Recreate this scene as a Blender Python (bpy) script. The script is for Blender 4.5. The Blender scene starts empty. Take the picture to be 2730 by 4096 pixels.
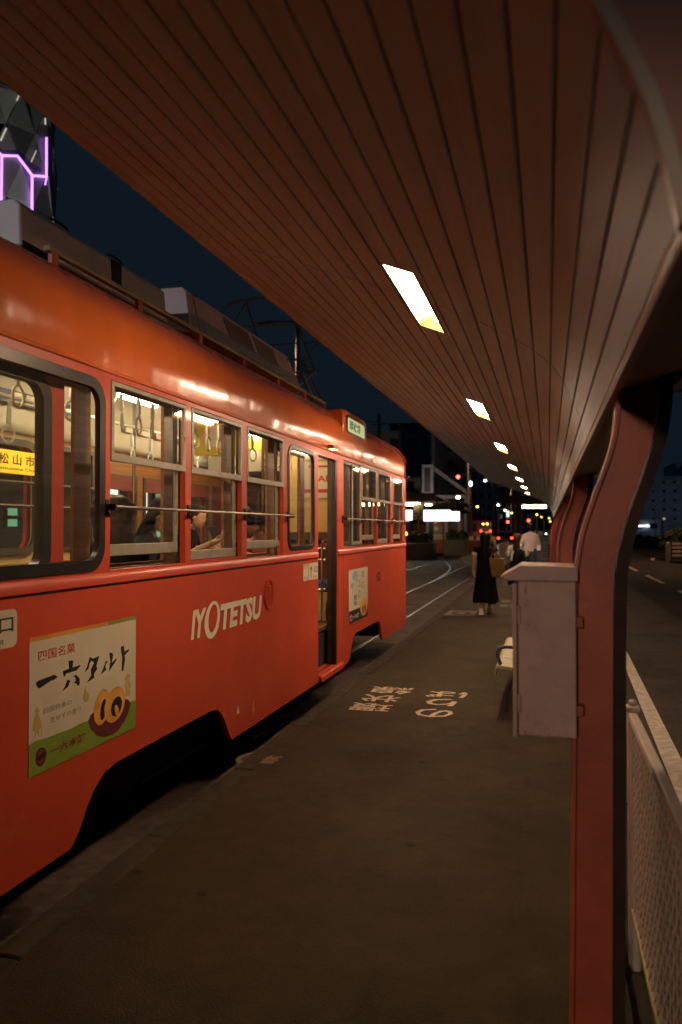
import bpy, bmesh, math, random
from mathutils import Vector, Matrix, noise
from mathutils.geometry import tessellate_polygon
random.seed(7)
S = bpy.context.scene
COL = S.collection
R = math.radians
PI = math.pi

# ------------------------------------------------------------------ camera
cam_data = bpy.data.cameras.new('camera')
cam = bpy.data.objects.new('camera', cam_data)
COL.objects.link(cam)
cam.location = (0, 0, 1.6)
cam.rotation_euler = (R(90 + 1.205), 0, R(14.565))
cam_data.sensor_fit = 'VERTICAL'
cam_data.sensor_height = 36.0
cam_data.lens = 28.0
cam_data.clip_start = 0.05
cam_data.clip_end = 3000
cam_data.dof.use_dof = True
cam_data.dof.focus_distance = 5.2
cam_data.dof.aperture_fstop = 2.2
S.camera = cam

# ------------------------------------------------------------------ night sky
world = bpy.data.worlds.new('World')
S.world = world
world.use_nodes = True
wn = world.node_tree
for n in list(wn.nodes):
    wn.nodes.remove(n)
w_out = wn.nodes.new('ShaderNodeOutputWorld')
w_bg = wn.nodes.new('ShaderNodeBackground')
w_sky = wn.nodes.new('ShaderNodeTexSky')
w_sky.sky_type = 'NISHITA'
w_sky.sun_disc = False
w_sky.sun_elevation = R(-4.5)
w_sky.sun_rotation = R(160)
w_sky.altitude = 30
w_sky.air_density = 1.0
w_sky.dust_density = 0.4
w_sky.ozone_density = 4.0
w_mix = wn.nodes.new('ShaderNodeMixRGB')
w_mix.inputs['Fac'].default_value = 0.93
w_mix.inputs['Color2'].default_value = (0.0044, 0.0090, 0.0150, 1)
w_scale = wn.nodes.new('ShaderNodeMixRGB')
w_scale.blend_type = 'MULTIPLY'
w_scale.inputs['Fac'].default_value = 1
w_scale.inputs['Color2'].default_value = (0.08, 0.08, 0.08, 1)
wn.links.new(w_sky.outputs['Color'], w_scale.inputs['Color1'])
wn.links.new(w_scale.outputs['Color'], w_mix.inputs['Color1'])
wn.links.new(w_mix.outputs['Color'], w_bg.inputs['Color'])
w_bg.inputs['Strength'].default_value = 1.0
wn.links.new(w_bg.outputs['Background'], w_out.inputs['Surface'])

# ------------------------------------------------------------------ exposure and sampling
S.view_settings.view_transform = 'Standard'
S.view_settings.look = 'None'
S.view_settings.exposure = 0.0
S.view_settings.gamma = 1.0
S.view_settings.use_curve_mapping = False
S.render.engine = 'CYCLES'
S.cycles.use_denoising = True
try:
    S.cycles.denoiser = 'OPENIMAGEDENOISE'
except Exception:
    pass
S.cycles.max_bounces = 8
S.cycles.diffuse_bounces = 4
S.cycles.transparent_max_bounces = 16
S.cycles.sample_clamp_indirect = 4.0
S.cycles.caustics_reflective = False
S.cycles.caustics_refractive = False

LAMP_TUBE = 185.0          # canopy fluorescent panels
LAMP_COL = (1.0, 0.70, 0.46)
CAR_LAMP = 100.0           # tram saloon tubes
CAR_COL = (1.0, 0.78, 0.50)

# ------------------------------------------------------------------ materials
def mat(name, col, rough=0.6, metal=0.0, var=0.12, scale=6.0, bump=0.0, bscale=60.0, spec=0.5, coat=0.0,
        col2=None, stretch=None, detail=4.0, spots=None):
    m = bpy.data.materials.new(name)
    m.use_nodes = True
    nt = m.node_tree
    b = nt.nodes['Principled BSDF']
    b.inputs['Roughness'].default_value = rough
    b.inputs['Metallic'].default_value = metal
    b.inputs['Specular IOR Level'].default_value = spec
    b.inputs['Coat Weight'].default_value = coat
    b.inputs['Coat Roughness'].default_value = 0.08
    tc = nt.nodes.new('ShaderNodeTexCoord')
    mp = nt.nodes.new('ShaderNodeMapping')
    if stretch:
        mp.inputs['Scale'].default_value = stretch
    nt.links.new(tc.outputs['Object'], mp.inputs['Vector'])
    nz = nt.nodes.new('ShaderNodeTexNoise')
    nz.inputs['Scale'].default_value = scale
    nz.inputs['Detail'].default_value = detail
    nt.links.new(mp.outputs['Vector'], nz.inputs['Vector'])
    cr = nt.nodes.new('ShaderNodeValToRGB')
    c2 = col2 or tuple(c * (1 - var) for c in col)
    c1 = col if col2 else tuple(min(1, c * (1 + var * 0.6)) for c in col)
    cr.color_ramp.elements[0].position = 0.35
    cr.color_ramp.elements[1].position = 0.68
    cr.color_ramp.elements[0].color = (*c2, 1)
    cr.color_ramp.elements[1].color = (*c1, 1)
    nt.links.new(nz.outputs['Fac'], cr.inputs['Fac'])
    last = cr.outputs['Color']
    if spots:
        sc, amt, scol = spots
        vz = nt.nodes.new('ShaderNodeTexNoise')
        vz.inputs['Scale'].default_value = sc
        vz.inputs['Detail'].default_value = 6
        vz.inputs['Roughness'].default_value = 0.65
        nt.links.new(mp.outputs['Vector'], vz.inputs['Vector'])
        rp = nt.nodes.new('ShaderNodeValToRGB')
        rp.color_ramp.elements[0].position = 1 - amt - 0.1
        rp.color_ramp.elements[1].position = min(0.99, 1 - amt + 0.12)
        rp.color_ramp.elements[0].color = (0, 0, 0, 1)
        rp.color_ramp.elements[1].color = (1, 1, 1, 1)
        nt.links.new(vz.outputs['Fac'], rp.inputs['Fac'])
        mx = nt.nodes.new('ShaderNodeMixRGB')
        mx.inputs['Color2'].default_value = (*scol, 1)
        nt.links.new(rp.outputs['Color'], mx.inputs['Fac'])
        nt.links.new(last, mx.inputs['Color1'])
        last = mx.outputs['Color']
    nt.links.new(last, b.inputs['Base Color'])
    if bump > 0:
        bn = nt.nodes.new('ShaderNodeTexNoise')
        bn.inputs['Scale'].default_value = bscale
        bn.inputs['Detail'].default_value = 5
        nt.links.new(mp.outputs['Vector'], bn.inputs['Vector'])
        bp = nt.nodes.new('ShaderNodeBump')
        bp.inputs['Strength'].default_value = 1.0
        bp.inputs['Distance'].default_value = bump
        nt.links.new(bn.outputs['Fac'], bp.inputs['Height'])
        nt.links.new(bp.outputs['Normal'], b.inputs['Normal'])
    return m

def emit(name, col, strength):
    m = bpy.data.materials.new(name)
    m.use_nodes = True
    nt = m.node_tree
    b = nt.nodes['Principled BSDF']
    b.inputs['Base Color'].default_value = (*[min(0.9, c) for c in col], 1)
    b.inputs['Emission Color'].default_value = (*col, 1)
    b.inputs['Emission Strength'].default_value = strength
    return m

def glass(name, tint=(0.93, 0.95, 0.92), dirt=0.04, ior=1.35):
    m = bpy.data.materials.new(name)
    m.use_nodes = True
    nt = m.node_tree
    for n in list(nt.nodes):
        nt.nodes.remove(n)
    out = nt.nodes.new('ShaderNodeOutputMaterial')
    tr = nt.nodes.new('ShaderNodeBsdfTransparent')
    tr.inputs['Color'].default_value = (*tint, 1)
    gl = nt.nodes.new('ShaderNodeBsdfGlossy')
    gl.inputs['Roughness'].default_value = 0.03
    gl.inputs['Color'].default_value = (0.9, 0.9, 0.9, 1)
    df = nt.nodes.new('ShaderNodeBsdfDiffuse')
    df.inputs['Color'].default_value = (0.5, 0.47, 0.42, 1)
    fr = nt.nodes.new('ShaderNodeFresnel')
    geo = nt.nodes.new('ShaderNodeNewGeometry')
    mr = nt.nodes.new('ShaderNodeMapRange')
    mr.inputs['To Min'].default_value = ior
    mr.inputs['To Max'].default_value = 1.0 / ior
    nt.links.new(geo.outputs['Backfacing'], mr.inputs['Value'])
    nt.links.new(mr.outputs['Result'], fr.inputs['IOR'])
    m1 = nt.nodes.new('ShaderNodeMixShader')
    m2 = nt.nodes.new('ShaderNodeMixShader')
    m2.inputs['Fac'].default_value = dirt
    nt.links.new(fr.outputs['Fac'], m1.inputs['Fac'])
    nt.links.new(tr.outputs['BSDF'], m1.inputs[1])
    nt.links.new(gl.outputs['BSDF'], m1.inputs[2])
    nt.links.new(m1.outputs['Shader'], m2.inputs[1])
    nt.links.new(df.outputs['BSDF'], m2.inputs[2])
    nt.links.new(m2.outputs['Shader'], out.inputs['Surface'])
    return m

def asphalt(name, base, speck, bump=0.004, scale=70, rough=0.85, patch=0.35):
    m = bpy.data.materials.new(name)
    m.use_nodes = True
    nt = m.node_tree
    b = nt.nodes['Principled BSDF']
    b.inputs['Roughness'].default_value = rough
    b.inputs['Specular IOR Level'].default_value = 0.10
    tc = nt.nodes.new('ShaderNodeTexCoord')
    big = nt.nodes.new('ShaderNodeTexNoise')
    big.inputs['Scale'].default_value = 1.3
    big.inputs['Detail'].default_value = 7
    big.inputs['Roughness'].default_value = 0.6
    fine = nt.nodes.new('ShaderNodeTexNoise')
    fine.inputs['Scale'].default_value = scale * 1.6
    fine.inputs['Detail'].default_value = 3
    vo = nt.nodes.new('ShaderNodeTexVoronoi')
    vo.inputs['Scale'].default_value = scale
    for n in (big, fine, vo):
        nt.links.new(tc.outputs['Object'], n.inputs['Vector'])
    r1 = nt.nodes.new('ShaderNodeValToRGB')
    r1.color_ramp.elements[0].position = 0.3
    r1.color_ramp.elements[1].position = 0.72
    r1.color_ramp.elements[0].color = (*[c * (1 - patch) for c in base], 1)
    r1.color_ramp.elements[1].color = (*[c * (1 + patch) for c in base], 1)
    nt.links.new(big.outputs['Fac'], r1.inputs['Fac'])
    r2 = nt.nodes.new('ShaderNodeValToRGB')
    r2.color_ramp.elements[0].position = 0.56
    r2.color_ramp.elements[1].position = 0.80
    r2.color_ramp.elements[0].color = (0, 0, 0, 1)
    r2.color_ramp.elements[1].color = (1, 1, 1, 1)
    nt.links.new(fine.outputs['Fac'], r2.inputs['Fac'])
    mx = nt.nodes.new('ShaderNodeMixRGB')
    mx.inputs['Color2'].default_value = (*speck, 1)
    nt.links.new(r2.outputs['Color'], mx.inputs['Fac'])
    nt.links.new(r1.outputs['Color'], mx.inputs['Color1'])
    mid = nt.nodes.new('ShaderNodeTexNoise')
    mid.inputs['Scale'].default_value = 7.0
    mid.inputs['Detail'].default_value = 8
    mid.inputs['Roughness'].default_value = 0.7
    nt.links.new(tc.outputs['Object'], mid.inputs['Vector'])
    r3 = nt.nodes.new('ShaderNodeValToRGB')
    r3.color_ramp.elements[0].position = 0.34
    r3.color_ramp.elements[1].position = 0.66
    r3.color_ramp.elements[0].color = (0.80, 0.80, 0.80, 1)
    r3.color_ramp.elements[1].color = (1.16, 1.16, 1.16, 1)
    nt.links.new(mid.outputs['Fac'], r3.inputs['Fac'])
    mul = nt.nodes.new('ShaderNodeMixRGB')
    mul.blend_type = 'MULTIPLY'
    mul.inputs['Fac'].default_value = 1.0
    nt.links.new(mx.outputs['Color'], mul.inputs['Color1'])
    nt.links.new(r3.outputs['Color'], mul.inputs['Color2'])
    gum = nt.nodes.new('ShaderNodeTexVoronoi')
    gum.inputs['Scale'].default_value = 2.3
    nt.links.new(tc.outputs['Object'], gum.inputs['Vector'])
    r4 = nt.nodes.new('ShaderNodeValToRGB')
    r4.color_ramp.elements[0].position = 0.045
    r4.color_ramp.elements[1].position = 0.07
    r4.color_ramp.elements[0].color = (0.45, 0.45, 0.45, 1)
    r4.color_ramp.elements[1].color = (1, 1, 1, 1)
    nt.links.new(gum.outputs['Distance'], r4.inputs['Fac'])
    crk = nt.nodes.new('ShaderNodeTexVoronoi')
    crk.feature = 'DISTANCE_TO_EDGE'
    crk.inputs['Scale'].default_value = 0.55
    wv = nt.nodes.new('ShaderNodeVectorMath')
    wv.operation = 'MULTIPLY_ADD'
    wv.inputs[1].default_value = (0.25, 0.25, 0.25)
    nt.links.new(mid.outputs['Color'], wv.inputs[0])
    nt.links.new(tc.outputs['Object'], wv.inputs[2])
    nt.links.new(wv.outputs['Vector'], crk.inputs['Vector'])
    r5 = nt.nodes.new('ShaderNodeValToRGB')
    r5.color_ramp.elements[0].position = 0.002
    r5.color_ramp.elements[1].position = 0.007
    r5.color_ramp.elements[0].color = (0.86, 0.86, 0.86, 1)
    r5.color_ramp.elements[1].color = (1, 1, 1, 1)
    nt.links.new(crk.outputs['Distance'], r5.inputs['Fac'])
    last = mul.outputs['Color']
    for rr_ in (r4, r5):
        m_ = nt.nodes.new('ShaderNodeMixRGB')
        m_.blend_type = 'MULTIPLY'
        m_.inputs['Fac'].default_value = 1.0
        nt.links.new(last, m_.inputs['Color1'])
        nt.links.new(rr_.outputs['Color'], m_.inputs['Color2'])
        last = m_.outputs['Color']
    nt.links.new(last, b.inputs['Base Color'])
    bp = nt.nodes.new('ShaderNodeBump')
    bp.inputs['Strength'].default_value = 1.0
    bp.inputs['Distance'].default_value = bump
    nt.links.new(vo.outputs['Distance'], bp.inputs['Height'])
    bp2 = nt.nodes.new('ShaderNodeBump')
    bp2.inputs['Distance'].default_value = 0.01
    nt.links.new(big.outputs['Fac'], bp2.inputs['Height'])
    nt.links.new(bp.outputs['Normal'], bp2.inputs['Normal'])
    nt.links.new(bp2.outputs['Normal'], b.inputs['Normal'])
    return m

M = {}
M['paint'] = mat('tram_orange_paint', (0.53, 0.060, 0.023), 0.42, var=0.10, scale=2.2, bump=0.0028, bscale=2.2, coat=0.10,
                 spots=(2.6, 0.30, (0.62, 0.12, 0.05)))
M['roofpaint'] = mat('tram_roof_paint', (0.68, 0.150, 0.034), 0.20, var=0.08, scale=3.0, bump=0.004, bscale=9.0,
                     coat=0.15, stretch=(1, 1.0, 0.3))  # same paint as the sides, with stronger light put into its colour
M['rubber'] = mat('black_rubber', (0.012, 0.012, 0.011), 0.35)
M['alu'] = mat('dull_aluminium', (0.34, 0.32, 0.25), 0.5, 0.35, scale=12)
M['alu2'] = mat('dark_bronze_frame', (0.05, 0.035, 0.022), 0.5)
M['chrome'] = mat('polished_steel', (0.6, 0.57, 0.52), 0.16, 1.0)
M['steel'] = mat('worn_steel', (0.22, 0.19, 0.16), 0.38, 0.9, scale=20)
M['rail'] = mat('polished_rail', (0.55, 0.50, 0.46), 0.26, 1.0, scale=20)
M['dark'] = mat('dark_underframe', (0.012, 0.011, 0.010), 0.8)
M['cream'] = mat('cream_panel', (0.56, 0.38, 0.13), 0.45, var=0.08)
M['white_in'] = mat('ceiling_enamel', (0.70, 0.64, 0.48), 0.4, var=0.08)
M['wood'] = mat('varnished_wood', (0.30, 0.125, 0.032), 0.35, scale=5, stretch=(1, 0.4, 9), var=0.3)
M['wood_dark'] = mat('dark_wood', (0.07, 0.03, 0.014), 0.45, var=0.3)
M['floor_in'] = mat('tram_floor', (0.09, 0.055, 0.03), 0.55)
M['blind'] = mat('dark_red_blind', (0.16, 0.022, 0.018), 0.8)
M['moquette'] = mat('blue_moquette', (0.03, 0.06, 0.17), 0.9, bump=0.002, bscale=300)
M['strap'] = mat('strap_plastic', (0.72, 0.69, 0.58), 0.35)
M['glass'] = glass('window_glass')
M['glass_d'] = glass('smoky_glass', (0.55, 0.5, 0.45), 0.03, 1.45)
M['beige'] = mat('beige_rail_paint', (0.30, 0.22, 0.12), 0.5)
M['acgrey'] = mat('grey_housing', (0.62, 0.57, 0.52), 0.45, var=0.15, scale=3)
M['acpink'] = mat('pale_housing', (0.76, 0.58, 0.52), 0.45, var=0.12, scale=3)
M['acband'] = mat('slate_band', (0.30, 0.32, 0.33), 0.5)
M['plank'] = mat('canopy_plank_paint', (0.64, 0.71, 0.77), 0.55, var=0.16, scale=2.2, bump=0.0006, bscale=40,
                 stretch=(4, 0.35, 4), spots=(1.2, 0.27, (0.55, 0.59, 0.62)))
M['plankdark'] = mat('dark_void', (0.010, 0.009, 0.008), 0.9)
M['trim'] = mat('canopy_trim_paint', (0.40, 0.33, 0.27), 0.45)
M['soffit'] = mat('beam_paint', (0.34, 0.25, 0.18), 0.6)
M['maroon'] = mat('fascia_paint', (0.34, 0.17, 0.14), 0.55, var=0.15, scale=3)
M['post'] = mat('post_red_paint', (0.42, 0.080, 0.038), 0.5, var=0.22, scale=5, bump=0.0009, bscale=45,
                spots=(9, 0.28, (0.30, 0.06, 0.03)))
M['rust'] = mat('rusty_brown', (0.030, 0.010, 0.006), 0.75, var=0.4, scale=14)  # rusty iron, also the painted shade of the column back flange
M['boxpaint'] = mat('box_pink_paint', (0.54, 0.345, 0.275), 0.55, var=0.10, scale=9, bump=0.0006, bscale=70,
                    spots=(11, 0.37, (0.30, 0.19, 0.16)))
M['boxrust'] = mat('box_rust', (0.20, 0.07, 0.035), 0.8)
M['plat'] = asphalt('platform_asphalt', (0.036, 0.0265, 0.0155), (0.125, 0.10, 0.065), 0.0040, 130, patch=0.32)
M['road'] = asphalt('road_asphalt', (0.052, 0.045, 0.040), (0.09, 0.08, 0.07), 0.004, 60, 0.8)
M['track'] = asphalt('track_paving', (0.070, 0.050, 0.041), (0.12, 0.09, 0.075), 0.012, 9, 0.62, 0.5)
M['kerb'] = mat('kerb_concrete', (0.040, 0.033, 0.023), 0.9, spec=0.1, var=0.3, scale=9, bump=0.003, bscale=60)
M['roadpaint'] = mat('road_paint', (0.62, 0.55, 0.46), 0.7, var=0.25, scale=14, spots=(60, 0.30, (0.14, 0.12, 0.10)))
M['platpaint'] = mat('platform_paint', (0.42, 0.34, 0.23), 0.7, var=0.2, scale=14, spots=(45, 0.38, (0.12, 0.10, 0.08)))
M['wornpaint'] = mat('worn_paint', (0.15, 0.115, 0.07), 0.75, var=0.3, scale=20, spots=(30, 0.5, (0.09, 0.075, 0.06)))
M['fencepaint'] = mat('fence_white_paint', (0.62, 0.53, 0.44), 0.5, var=0.12, scale=9)
M['fencemesh'] = mat('fence_mesh_paint', (0.46, 0.33, 0.25), 0.55)
M['fenceyellow'] = mat('fence_bottom_rail', (0.42, 0.33, 0.16), 0.55)
M['paper'] = mat('poster_white', (0.60, 0.53, 0.38), 0.5, var=0.04)
M['ink'] = mat('black_ink', (0.012, 0.012, 0.012), 0.5)
M['redink'] = mat('red_ink', (0.42, 0.03, 0.025), 0.5)
M['dred'] = mat('maroon_ink', (0.20, 0.012, 0.022), 0.5)
M['greenink'] = mat('green_ink', (0.19, 0.27, 0.03), 0.5)
M['orangeink'] = mat('orange_ink', (0.62, 0.27, 0.03), 0.5)
M['cake'] = mat('cake_orange', (0.70, 0.33, 0.06), 0.55, var=0.2, scale=9)
M['bowlm'] = mat('bowl_maroon', (0.14, 0.025, 0.03), 0.4, var=0.3, scale=6)
M['tan'] = mat('tan_ink', (0.50, 0.38, 0.13), 0.6)
M['greyink'] = mat('grey_ink', (0.16, 0.14, 0.11), 0.6)
M['blueink'] = mat('blue_ink', (0.25, 0.38, 0.46), 0.6)
M['navy'] = mat('navy_ink', (0.05, 0.05, 0.11), 0.6)
M['yellowink'] = mat('yellow_ink', (0.62, 0.44, 0.02), 0.6)
M['pinkink'] = mat('pink_ink', (0.70, 0.35, 0.32), 0.6)
M['letter'] = mat('cream_lettering', (0.76, 0.72, 0.55), 0.45, var=0.05)
M['skin'] = mat('skin', (0.50, 0.27, 0.15), 0.5, var=0.08)
M['hair'] = mat('dark_hair', (0.010, 0.007, 0.005), 0.45, var=0.4, scale=40, stretch=(1, 1, 0.2), bump=0.004, bscale=70, spec=0.10)
M['hairb'] = mat('brown_hair', (0.030, 0.015, 0.008), 0.45, var=0.4, scale=40, stretch=(1, 1, 0.2), bump=0.004, bscale=70, spec=0.06)
M['black_cloth'] = mat('black_cloth', (0.0045, 0.0042, 0.004), 0.9, bump=0.002, bscale=90, spec=0.08)
M['navy_cloth'] = mat('navy_cloth', (0.02, 0.022, 0.035), 0.9, spec=0.08)
M['white_cloth'] = mat('white_cloth', (0.62, 0.58, 0.55), 0.85, bump=0.004, bscale=20)
M['pink_cloth'] = mat('pink_cloth', (0.56, 0.20, 0.19), 0.85, bump=0.003, bscale=60, stretch=(3, 1, 1))
M['shirt'] = mat('pale_pink_shirt', (0.56, 0.42, 0.42), 0.85, bump=0.004, bscale=22)
M['denim'] = mat('dark_denim', (0.045, 0.05, 0.06), 0.9, spec=0.08)
M['ochre'] = mat('ochre_canvas', (0.15, 0.080, 0.016), 0.85, var=0.2, scale=12, bump=0.002, bscale=60)
M['sneaker'] = mat('sneaker_white', (0.55, 0.47, 0.33), 0.7)
M['mask'] = mat('mask_white', (0.75, 0.74, 0.72), 0.8)
M['seatplastic'] = mat('cream_plastic', (0.30, 0.265, 0.155), 0.55, var=0.06)
M['concrete'] = mat('concrete', (0.22, 0.20, 0.18), 0.9, var=0.25, scale=0.8)
M['bldg1'] = mat('grey_render', (0.20, 0.19, 0.19), 0.9, var=0.2, scale=0.5)
M['bldg2'] = mat('blue_grey_tile', (0.36, 0.40, 0.46), 0.85, var=0.2, scale=0.6)
M['bldg3'] = mat('dark_brown_render', (0.13, 0.11, 0.10), 0.9, var=0.25, scale=0.6)
M['winframe'] = mat('dark_window_frame', (0.02, 0.02, 0.02), 0.5)
M['windark'] = mat('unlit_window_glass', (0.02, 0.024, 0.03), 0.12)
M['winlit'] = emit('lit_window', (1.0, 0.72, 0.38), 0.5)
M['winlit2'] = emit('lit_window_dim', (0.8, 0.75, 0.5), 0.22)
M['winred'] = emit('red_lit_window', (1.0, 0.22, 0.06), 0.6)
M['shopwhite'] = emit('shop_white_light', (1.0, 0.97, 0.86), 1.5)
M['shopgreen'] = emit('shop_green_light', (0.30, 0.72, 0.42), 0.55)
M['signwhite'] = emit('lit_sign_white', (0.95, 0.98, 1.0), 2.2)
M['tubebright'] = emit('shelter_tube', (1.0, 0.82, 0.42), 40.0)
M['tubewarm'] = emit('fluorescent_tube_warm', (1.0, 0.85, 0.45), 3.0)
M['lamp'] = emit('canopy_lamp_panel', LAMP_COL, LAMP_TUBE)
M['lampold'] = emit('ageing_lamp_panel', LAMP_COL, LAMP_TUBE * 0.62)  # nearest lamp's output cut to darken the near end
M['carlamp'] = emit('tram_lamp_tube', CAR_COL, CAR_LAMP)
M['endplate'] = mat('yellowed_lamp_end', (0.30, 0.21, 0.03), 0.5)
M['reflector'] = mat('lamp_reflector', (0.72, 0.64, 0.40), 0.35)
M['board'] = emit('yellow_destination_board', (1.0, 0.56, 0.02), 0.75)
M['destglow'] = emit('green_white_display', (0.62, 0.80, 0.46), 0.40)
M['purple'] = emit('purple_neon', (0.55, 0.22, 1.0), 2.6)
M['whiteneon'] = emit('white_neon', (0.95, 0.9, 0.75), 0.5)
M['facet'] = mat('tower_panel', (0.17, 0.17, 0.16), 0.4, var=0.1)
M['facet2'] = mat('tower_panel_dark', (0.07, 0.07, 0.075), 0.4, var=0.1)
M['facet3'] = mat('tower_panel_light', (0.33, 0.33, 0.30), 0.45, var=0.1)
M['leaf'] = mat('hedge_leaf', (0.045, 0.065, 0.022), 0.7, var=0.4, scale=3)
M['busred'] = mat('bus_orange_red', (0.62, 0.07, 0.03), 0.4)
M['buscream'] = mat('bus_cream', (0.48, 0.33, 0.18), 0.5)
M['taillight'] = emit('red_tail_light', (1.0, 0.05, 0.02), 9.0)
M['redsignal'] = emit('red_signal', (1.0, 0.05, 0.03), 14.0)
M['headlight'] = emit('white_lamp', (1.0, 0.93, 0.75), 12.0)
M['orangelamp'] = emit('orange_lamp', (1.0, 0.42, 0.06), 9.0)
M['yellowlamp'] = emit('yellow_lamp', (1.0, 0.75, 0.10), 7.0)
M['coollamp'] = emit('cool_lamp', (0.75, 0.93, 1.0), 10.0)
M['greenlamp'] = emit('green_lamp', (0.4, 1.0, 0.35), 5.0)
M['bluescreen'] = emit('phone_screen', (0.45, 0.65, 0.9), 0.9)
M['phone'] = mat('phone_case', (0.02, 0.02, 0.022), 0.3)
M['orangepole'] = mat('pole_paint', (0.25, 0.13, 0.07), 0.6)
M['carbody'] = mat('car_dark_paint', (0.03, 0.03, 0.032), 0.25)
M['carwhite'] = mat('car_white_paint', (0.55, 0.55, 0.55), 0.25)
M['wire'] = mat('cable', (0.05, 0.05, 0.05), 0.6)
M['insul'] = mat('porcelain', (0.75, 0.73, 0.70), 0.3)

# ------------------------------------------------------------------ mesh helpers
class MB:
    def __init__(s):
        s.v = []; s.f = []
    def add(s, vs, fs):
        o = len(s.v)
        s.v += [tuple(p) for p in vs]
        s.f += [tuple(i + o for i in f) for f in fs]
        return s
    def box(s, x0, x1, y0, y1, z0, z1):
        return s.add([(x0, y0, z0), (x1, y0, z0), (x1, y1, z0), (x0, y1, z0), (x0, y0, z1), (x1, y0, z1), (x1, y1, z1), (x0, y1, z1)],
                     [(0, 3, 2, 1), (4, 5, 6, 7), (0, 1, 5, 4), (1, 2, 6, 5), (2, 3, 7, 6), (3, 0, 4, 7)])
    def tube(s, pts, r, n=8, cap=True):
        pts = [Vector(p) for p in pts]
        rs = r if isinstance(r, (list, tuple)) else [r] * len(pts)
        rings = []
        up = Vector((0, 0, 1))
        prev = None
        for i, p in enumerate(pts):
            d = (pts[min(i + 1, len(pts) - 1)] - pts[max(i - 1, 0)])
            if d.length < 1e-9:
                d = Vector((0, 0, 1))
            d.normalize()
            if prev is None:
                a = d.cross(up)
                if a.length < 1e-3:
                    a = d.cross(Vector((1, 0, 0)))
            else:
                a = prev - d * prev.dot(d)
                if a.length < 1e-4:
                    a = d.cross(up)
            a.normalize(); prev = a
            b = d.cross(a)
            rings.append([p + (a * math.cos(2 * PI * k / n) + b * math.sin(2 * PI * k / n)) * rs[i] for k in range(n)])
        return s.loft(rings, cap)
    def loft(s, rings, cap=True, close=True):
        n = len(rings[0])
        vs = [p for r in rings for p in r]
        fs = []
        for i in range(len(rings) - 1):
            for k in range(n if close else n - 1):
                k2 = (k + 1) % n
                fs.append((i * n + k, i * n + k2, (i + 1) * n + k2, (i + 1) * n + k))
        if cap:
            fs.append(tuple(range(n - 1, -1, -1)))
            fs.append(tuple((len(rings) - 1) * n + k for k in range(n)))
        return s.add(vs, fs)
    def ring(s, c, R0, r, ax=(0, 1, 0), sx=1.0, sz=1.0, n=14, m=6):
        """torus around c whose axis is y or x"""
        c = Vector(c)
        vs, fs = [], []
        for i in range(n):
            a = 2 * PI * i / n
            for k in range(m):
                b = 2 * PI * k / m
                rr = R0 + r * math.cos(b)
                u, w, t = rr * math.cos(a) * sx, rr * math.sin(a) * sz, r * math.sin(b)
                vs.append(c + (Vector((u, t, w)) if ax[1] else Vector((t, u, w))))
        for i in range(n):
            for k in range(m):
                fs.append((i * m + k, ((i + 1) % n) * m + k, ((i + 1) % n) * m + (k + 1) % m, i * m + (k + 1) % m))
        return s.add(vs, fs)
    def prism(s, poly, fn, t0, t1):
        return s.plate(poly, [], fn, t0, t1)
    def plate(s, outer, holes, fn, t0, t1):
        loops = [outer] + list(holes)
        flat = [p for l in loops for p in l]
        tris = tessellate_polygon([[Vector((p[0], p[1], 0)) for p in l] for l in loops])
        n = len(flat)
        vs = [fn(p[0], p[1], t0) for p in flat] + [fn(p[0], p[1], t1) for p in flat]
        fs = [tuple(t) for t in tris] + [tuple(i + n for i in reversed(t)) for t in tris]
        o = 0
        for l in loops:
            k = len(l)
            for i in range(k):
                a, b = o + i, o + (i + 1) % k
                fs.append((a, b, b + n, a + n))
            o += k
        return s.add(vs, fs)
    def sphere(s, c, rx, ry=None, rz=None, n=10, m=6):
        ry = ry or rx; rz = rz or rx
        rings = []
        for i in range(m + 1):
            a = -PI / 2 + PI * i / m
            q = max(0.02, math.cos(a))
            rings.append([(c[0] + rx * q * math.cos(2 * PI * k / n), c[1] + ry * q * math.sin(2 * PI * k / n), c[2] + rz * math.sin(a)) for k in range(n)])
        return s.loft(rings)
    def build(s, name, material, parent=None, smooth=True, bevel=0.0, loc=None):
        me = bpy.data.meshes.new(name)
        me.from_pydata(s.v, [], s.f)
        me.materials.append(material)
        bm = bmesh.new(); bm.from_mesh(me)
        bmesh.ops.recalc_face_normals(bm, faces=bm.faces)
        bm.to_mesh(me); bm.free()
        if smooth:
            me.shade_smooth()
            me.set_sharp_from_angle(angle=R(38))
        o = bpy.data.objects.new(name, me)
        COL.objects.link(o)
        if parent:
            o.parent = parent
        if loc:
            o.location = loc
        if bevel:
            bv = o.modifiers.new('bevel', 'BEVEL')
            bv.width = bevel; bv.segments = 2; bv.limit_method = 'ANGLE'; bv.angle_limit = R(40)
        return o

def tag(o, label, cat, group=None, kind=None):
    if label: o['label'] = label
    if cat: o['category'] = cat
    if group: o['group'] = group
    if kind: o['kind'] = kind
    return o

def thing(name, label, cat, loc=(0, 0, 0), rotz=0.0, group=None):
    o = bpy.data.objects.new(name, None)
    o.empty_display_size = 0.2
    COL.objects.link(o)
    o.location = loc; o.rotation_euler = (0, 0, rotz)
    return tag(o, label, cat, group)

def struct(o):
    o['kind'] = 'structure'
    return o

def copy_tree(o, loc, rotz=None, label=None, group=None):
    r = o.copy(); COL.objects.link(r); r.location = loc
    if rotz is not None: r.rotation_euler = (0, 0, rotz)
    if label: r['label'] = label
    if group: r['group'] = group
    for ch in list(o.children):
        c = ch.copy(); COL.objects.link(c); c.parent = r
        for g in list(ch.children):
            d = g.copy(); COL.objects.link(d); d.parent = c
    return r

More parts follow.
